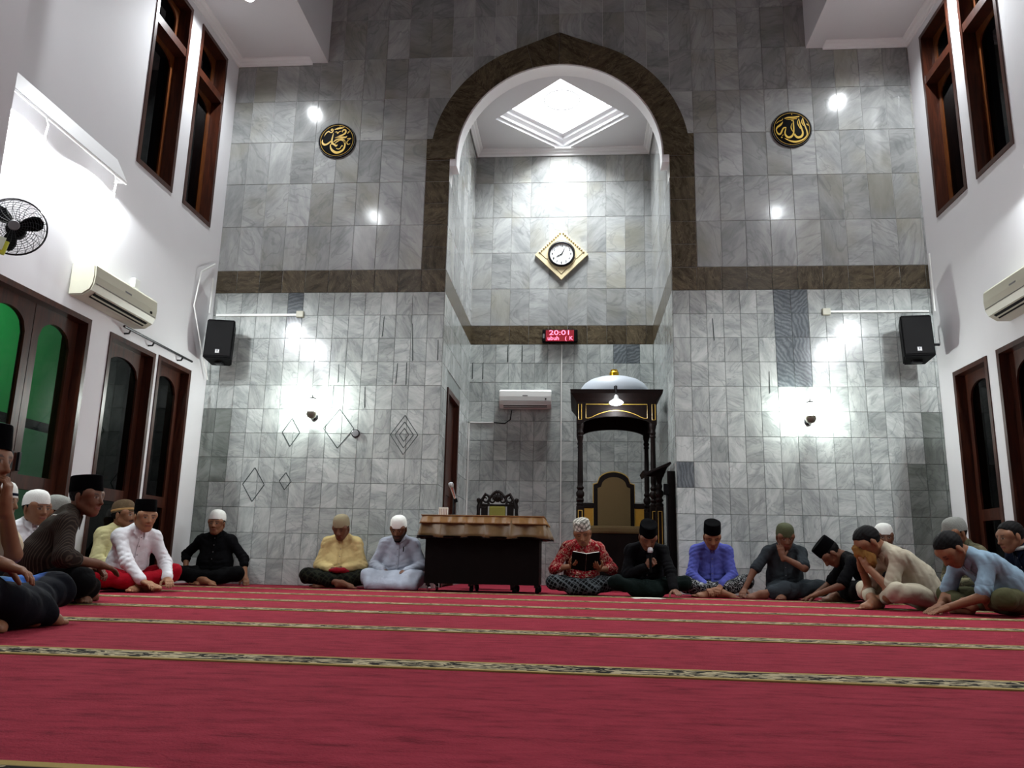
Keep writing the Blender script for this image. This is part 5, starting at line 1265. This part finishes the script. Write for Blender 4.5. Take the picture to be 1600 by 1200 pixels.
    if cap:
        R4 = Matrix([list(r)+[0] for r in HR]+[[0,0,0,1]]) ; M4 = Matrix.Translation(Vector(hc+HR@V3(0,-.012,capz)*hs)) @ R4 @ Matrix.Rotation(captilt,4,'X')
        cap_mesh(cap, root, M4, capmat, hs, capband)
    root['_k'] = 0; del root['_k']
    return root, dict(hc=hc, HR=HR, A=A, nb=nb, sh=sh, an=an, kn=kn)
# ------------------------------------------------------------------ the seated men
K = dict(
 white=cloth('white_cotton','d8d9dc'), cream=cloth('cream_cotton','c9bfa2'), yellow=cloth('pale_yellow_cotton','c8b47e'), lemon=cloth('lemon_cotton','bdb788'),
 black=cloth('black_cotton','060608'), navy=cloth('navy_cotton','0b1120'), robe=cloth('grey_white_cotton','9ba1ad'), blue=cloth('periwinkle_cotton','4a5096'),
 grey=cloth('slate_grey_cotton','2b3034'), beige=cloth('beige_linen','a79f8c'), lblue=cloth('washed_blue_cotton','7c93a3'), stripe=pin_stripe('brown_pinstripe','241d19','3f352d',190),
 red=cloth('bright_red_cotton','8c0a1a'), batik=batik('red_batik','6a0b16','8a1522','b39c88',13), camo=batik('olive_camouflage','4c4a38','6b6650','2f3026',6),
 dsar=plaid('dark_green_plaid','0a0b08','24261b',120,.8), csar=plaid('black_white_check','07080a','545a5d',170,.76), bsar=batik('black_white_batik','0b0c0e','101114','a9abac',16), psar=plaid('grey_plaid','23211f','6c6662',130,.7),
 blk=cloth('black_cloth','040405'), olive=cloth('olive_trousers','45452f'), dgreen=cloth('dark_green_cloth','081210'), gsar=gradient_check('blue_banded_sarong'),
 capb=plain('black_velvet','030304',.95,spec=.04,var=.2,bump=.1,scale=90), capw=plain('white_knit','dcdcd6',.9,var=.04,bump=.4,scale=150), capt=plain('tan_knit','8f8468',.9,var=.06,bump=.4,scale=150), capbr=plain('brown_knit','54432c',.9,bump=.4,scale=150),
 capo=plain('olive_knit','3c4026',.9,var=.1,bump=.5,scale=120), capg=plain('grey_knit','7b7c76',.9,bump=.5,scale=130), capp=plaid('patterned_knit','b9b5aa','2a2723',170,.5), tanb=plain('tan_band','a07b4a',.8), purp=cloth('violet_cloth','6a6577'))
def W(root, p): 
    root_m = Matrix.Translation(root.location) @ root.rotation_euler.to_matrix().to_4x4() @ Matrix.Diagonal((root.scale[0],)*3+(1,))
    return root_m @ Vector(p)
lap = dict(R=dict(t=(.07,.25,.215),f=(-.9,.35,-.1),d=(0,-.3,-1),curl=.6), L=dict(t=(-.07,.25,.225),f=(.9,.35,-.1),d=(0,-.3,-1),curl=.6))
def floor_hand(x, y, f=(0,.9,-.2)): return dict(t=(x,y,.055), f=f, d=(0,0,-1), curl=.12, pole=(math.copysign(.6,x),-.6,.2))
# back row along the marble
person('man in black shirt and white cap leaning on the left marble wall', (-4.13,9.17), -82, lean=.02, head=(-.05,.02,0), tone='mid', shirt=K['black'], sleeve='rolled', bottom=K['blk'], cap='dome', capmat=K['capw'], capz=.045,
       arms=dict(R=dict(t=(.30,.10,.16),f=(.1,.8,-.4),d=(0,0,-1),curl=.4), L=dict(t=(-.40,.12,.09),f=(-.3,.6,-.6),d=(0,0,-1),curl=.5,pole=(-.6,-.7,.2))), fat=.015, open_front=True, ankles=((.0,.36,.06),(-.02,.30,.06)), toes=((-.17,.42,.05),(.15,.40,.05)))
yl,_ = person('man in pale yellow shirt and tan knit cap against the marble', (-2.64,9.15), -86, lean=.14, head=(-.12,.45,.0), tone='dark', shirt=K['yellow'], bottom=K['dsar'], cap='dome', capmat=K['capt'], capz=.035, arms=lap, fat=.035)
rg_,rgj = person('bearded man in grey-white robe and white cap beside the table', (-1.99,9.16), -90, lean=.10, head=(-.03,.42,0), tone='dark', shirt=K['robe'], bottom=K['robe'], robe=True, cap='dome', capmat=K['capw'], beard=True, moustache=True, arms=dict(R=dict(t=(.12,.24,.20),f=(-.6,.7,-.2),curl=.3), L=dict(t=(-.12,.24,.20),f=(.6,.7,-.2),curl=.3)), fat=.01, feet=(True,False), knees=((.31,.27,.135),(-.25,.28,.135)))
rb,rbj = person('man in red batik shirt reading an open book', (.04,8.83), -84, lean=.28, head=(-.12,.48,.12), tone='mid', shirt=K['batik'], sleeve='rolled', bottom=K['csar'], cap='knit', capmat=K['capp'], capz=.04,
       arms=dict(R=dict(t=(.13,.30,.30),f=(-.4,.85,.25),d=(-.3,.3,1),curl=.45), L=dict(t=(-.15,.30,.28),f=(.4,.85,.25),d=(.3,.3,1),curl=.45)), feet=(False,False), bkind='long')
mk,mkj = person('man in black holding a microphone to his mouth', (.70,8.72), -88, lean=.42, head=(.02,.68,0), tone='dark', shirt=K['black'], bottom=K['dgreen'], cap='songkok', capmat=K['capb'], capz=.035, captilt=.05,
       arms=dict(R=dict(t=(.02,.335,.31),f=(-.55,.5,.5),d=(-.5,-.8,.1),curl=1.05,pole=(.8,-.3,-.6)), L=floor_hand(-.24,.50,(-.2,.9,-.2))), feet=(False,False), bkind='long', knees=((.34,.27,.15),(-.38,.24,.15)))
person('man in periwinkle blue shirt and tall black cap', (1.43,9.10), -92, lean=.30, head=(.0,.55,0), tone='mid', shirt=K['blue'], bottom=K['bsar'], cap='songkok', capmat=K['capb'], capz=.045, captilt=.08,
       arms=dict(R=dict(t=(.10,.36,.115),f=(-.45,.7,-.5),d=(0,-.4,-1),curl=.45), L=dict(t=(-.06,.36,.13),f=(.45,.7,-.5),d=(0,-.4,-1),curl=.45)), knees=((.30,.28,.13),(-.34,.24,.17)), ankles=((-.06,.40,.06),(.06,.40,.055)), toes=((-.24,.42,.05),(.22,.44,.05)))
# right group
person('man in slate shirt and olive cap with hand over his face', (2.17,8.95), -98, lean=.30, head=(.12,.42,0), tone='dark', shirt=K['grey'], sleeve='short', bottom=K['grey'], bkind='sarong', cap='dome', capmat=K['capo'], capz=.022,
       arms=dict(R=dict(t=(.46,.28,.07),f=(.25,.8,-.4),d=(0,0,-1),curl=.5,pole=(.7,-.6,.2)), L=dict(face=(.045,.125,-.155),f=(.15,-.02,.95),d=(.1,-1,.1),curl=.25,pole=(-.9,.2,-.5))), ankles=((.28,.42,.06),(.05,.36,.06)), toes=((.44,.44,.05),(.10,.52,.05)), knees=((.02,.36,.10),(-.33,.27,.13)))
person('man in black shirt bowing low under a tall black cap', (2.90,8.30), 176, lean=.82, head=(-.02,1.0,.0), tone='dark', shirt=K['black'], sleeve='short', bottom=K['blk'], cap='songkok', capmat=K['capb'], capz=.035, captilt=.1,
       arms=dict(R=floor_hand(.16,.60,(0,.9,-.3)), L=dict(t=(-.13,.62,.08),f=(.1,.9,-.3),d=(0,0,-1),curl=.4)), ankles=((-.02,.44,.06),(.04,.36,.06)), toes=((-.10,.58,.05),(.2,.42,.05)))
bg_,bgj = person('bareheaded man in beige shirt pressing a cloth to his face', (2.84,7.12), 184, s=1.02, lean=.74, head=(0,.75,0), tone='mid', shirt=K['beige'], sleeve='short', bottom=K['beige'], bkind='trousers',
       arms=dict(R=dict(face=(.055,.15,-.10),f=(-.25,.25,.9),d=(-.5,-.6,.2),curl=.6,pole=(.5,-.3,-1)), L=dict(face=(-.055,.15,-.10),f=(.25,.25,.9),d=(.5,-.6,.2),curl=.6,pole=(-.5,-.3,-1))), ankles=((-.08,.44,.06),(.06,.36,.06)), toes=((-.16,.57,.05),(.22,.42,.05)), knees=((.30,.34,.145),(-.30,.34,.145)))
person('man in white cap hidden behind the beige shirt', (3.16,8.85), -100, lean=.12, head=(0,.15,0), tone='dark', shirt=K['black'], bottom=K['blk'], cap='dome', capmat=K['capw'], capz=.03, arms=lap, s=.93)
person('bareheaded man in washed blue shirt with both hands on the carpet', (3.24,6.55), 192, s=1.0, lean=.84, head=(0,.95,0), tone='mid', shirt=K['lblue'], sleeve='short', bottom=K['olive'], bkind='trousers',
       arms=dict(R=floor_hand(.12,.50,(-.1,.9,-.3)), L=floor_hand(-.06,.56,(.1,.9,-.3))), knees=((.30,.30,.13),(-.32,.30,.13)), feet=(False,True))
person('man in camouflage shirt and grey cap behind the blue shirt', (3.50,7.62), 196, lean=.22, head=(.1,.30,0), tone='mid', shirt=K['camo'], bottom=K['blk'], cap='dome', capmat=K['capg'], capz=.028, arms=lap, s=.95)
ny_,nyj = person('young man in navy jacket with pale hood at the right edge', (3.70,6.90), 184, lean=.40, head=(.05,.25,0), tone='mid', shirt=K['navy'], bottom=K['blk'], arms=lap, s=.92)
# left group
person('man in bright white shirt and red sarong by the left doors', (-4.02,7.10), -30, lean=.34, head=(-.15,.12,0), tone='light', shirt=K['white'], bottom=K['red'], cap='songkok', capmat=K['capb'], capz=.04,
       arms=dict(R=dict(t=(.10,.46,.10),f=(-.3,.9,-.3),d=(0,0,-1),curl=.4), L=dict(t=(-.16,.44,.12),f=(.3,.8,-.3),d=(0,0,-1),curl=.4)), ankles=((.02,.44,.065),(.06,.36,.06)), toes=((.0,.62,.08),(.2,.48,.05)), knees=((.34,.24,.13),(-.30,.28,.17)))
person('man in lemon shirt and brown cap behind the white shirt', (-4.40,7.52), -22, lean=.06, head=(.25,.0,0), tone='mid', shirt=K['lemon'], bottom=K['psar'], cap='dome', capmat=K['capbr'], capband=K['tanb'], moustache=True, capz=.035, arms=lap)
bs_,bsj = person('man in brown pinstripe shirt and black cap seen from behind', (-3.52,5.10), 33, s=1.04, hs=1.03, lean=.40, head=(-.62,.08,0), tone='dark', shirt=K['stripe'], sleeve='rolled', bottom=K['blk'], cap='songkok', capmat=K['capb'], capz=.03, captilt=.16,
       arms=dict(R=dict(t=(.20,.36,.24),f=(-.3,.9,-.3),d=(0,0,-1),curl=.3), L=dict(t=(-.2,.34,.22))), fat=.03)
person('man in white shirt and white cap behind the pinstripe shirt', (-4.10,5.80), -22, s=.90, lean=.10, head=(.0,.05,0), tone='mid', shirt=K['white'], bottom=K['psar'], cap='dome', capmat=K['capw'], capz=.035, arms=lap, knees=((.21,.30,.14),(-.21,.30,.14)), ankles=((-.04,.34,.06),(.06,.28,.06)), toes=((-.16,.38,.05),(.18,.34,.05)))
person('man in white cap with blue rim half hidden at left', (-4.03,5.26), 8, s=.93, lean=.08, head=(.0,.1,0), tone='light', shirt=K['white'], bottom=K['blk'], cap='dome', capmat=K['capw'], capband=K['navy'], capz=.03, arms=lap, knees=((.21,.30,.14),(-.21,.30,.14)), ankles=((-.04,.34,.06),(.06,.28,.06)), toes=((-.16,.38,.05),(.18,.34,.05)))
person('man in grey cap hidden behind the pinstripe shoulder', (-4.33,6.28), 10, lean=.12, head=(.0,.3,0), tone='mid', shirt=K['grey'], bottom=K['blk'], cap='dome', capmat=K['capg'], capz=.03, arms=lap, s=.92, knees=((.21,.30,.14),(-.21,.30,.14)), ankles=((-.04,.34,.06),(.06,.28,.06)), toes=((-.16,.38,.05),(.18,.34,.05)))
person('man in cream shirt and blue banded sarong at the left edge', (-2.64,3.30), 10, s=1.0, lean=-.02, head=(-.1,.12,0), tone='mid', shirt=K['cream'], sleeve='short', bottom=K['gsar'], bkind='long', cap='songkok', capmat=K['capb'], capz=.035,
       arms=dict(R=dict(t=(.27,.33,.27),f=(-.2,.9,-.3),d=(0,0,-1),curl=.4,pole=(.5,-.8,-.2)), L=dict(face=(-.02,.12,-.16),f=(.15,.1,.95),d=(.2,-1,0),curl=.8,pole=(-.8,-.3,-.8))), knees=((.36,.30,.17),(-.34,.30,.15)))

# ------------------------------------------------------------------ things in their hands and on the carpet
def prop(name, label, cat, root, p, M4=None): 
    o = empty(name, W(root,p), 0, label, cat); return o
bk = empty('open_book', W(rb,(.0,.43,.345)), math.radians(-84+90), 'open dark-covered book held by the man in red batik', 'book')
for s_ in (-1,1):
    A_ = RT((0,0,0),-.95,0,0) @ RT((0,0,0),0,-s_*.28,0)
    mb().box((min(0,s_*.145),-.105,-.010),(max(0,s_*.145),.105,-.004),A_).build('cover', M['black_plastic'], bk); mb().box((min(0,s_*.138),-.1,-.004),(max(0,s_*.138),.1,.010),A_).build('pages', M['paper'], bk)
hw = mkj['A'][1][1]
mic = empty('hand_microphone', W(mk,hw+V3(-.03,.075,.03)), 0, 'hand microphone held close to the chin by the man in black', 'microphone')
mb().tube([(0,0,-.08),(0,.005,.04),(0,.01,.11)], [.012,.014,.02], 12).build('handle', M['black_plastic'], mic, True)
mb().lathe([(.02,0),(.027,.012),(.028,.03),(.021,.05),(.004,.056)],14,(0,.01,.11)).build('mesh_head', plain('silver_mesh','b5b5b8',.3,.8,bump=.6,scale=400), mic, True)
bc = W(bg_,bgj['hc']+bgj['HR']@V3(0,.10,-.03)); 
S = SDF(); S.ell((0,0,0),(.065,.07,.05),k=.03).ell((.03,.06,-.03),(.05,.05,.06),k=.03).ell((.04,-.05,-.05),(.055,.05,.07),k=.03).ell((.07,.01,-.07),(.04,.05,.06),k=.03).ell((-.03,.02,.04),(.04,.06,.03),k=.02)
S.disp = lambda X,Y,Z: .009*(np.abs(np.sin(48*X+30*Z+2*np.sin(40*Y)))-.6)+.008*(np.abs(np.sin(44*Y-36*Z+2*np.sin(35*X)))-.6)
v,f = S.mesh(.007); fcl = link('folded_cloth', np_mesh('folded_cloth',v,f), cloth('tan_cloth','75532a'), None, bc); tag(fcl,'crumpled tan cloth pressed to the face of the beige-shirted man','cloth')
S = SDF(); S.ell((0,0,0),(.10,.05,.03),k=.03).ell((.06,.03,-.01),(.06,.04,.03),k=.03); S.disp = lambda X,Y,Z: .004*np.sin(70*X+40*Y)
v,f = S.mesh(.007); rp = link('red_pouch', np_mesh('red_pouch',v,f), cloth('dark_red_cloth','7a1420'), None, W(yl,(-.02,.31,.20))); tag(rp,'dark red cloth bundle in the lap of the yellow-shirted man','cloth')
pp = empty('paper_sheets', (.66,8.08,.002), .15, 'white paper sheets lying on the carpet before the microphone man', 'paper')
for k in range(2): mb().box((-.13,-.09,.004*k),(.13,.09,.004*k+.003),RT((.03*k,.01*k,0),0,0,.2*k)).build('sheet', M['paper'], pp)

# small clothing details
nbv, shv = bsj['nb'], bsj['sh']
mb().tube([tuple(shv[-1]+V3(.03,-.03,.055)), tuple(nbv+V3(-.07,-.085,.0)), tuple(nbv+V3(0,-.10,-.02)), tuple(nbv+V3(.07,-.085,-.01)), tuple(shv[1]+V3(-.02,-.04,.045))], .005, 6).build('yoke_piping', M['paper'], bs_, True)
mb().tube([tuple(rgj['nb']+V3(-.075,.118,-.10)), tuple(rgj['nb']+V3(-.073,.125,-.155))], .006, 6).build('pocket_pen', M['black_plastic'], rg_)
cn_ = nyj['nb']; mb().tube([tuple(cn_+V3(.085*math.cos(t),.02+.085*math.sin(t),.015-.02*math.sin(t))) for t in [2*PI*k/16 for k in range(16)]], .016, 8, closed=True).build('hood_rim', plain('pale_hood','9a9a94',.9,spec=.1), ny_, True)
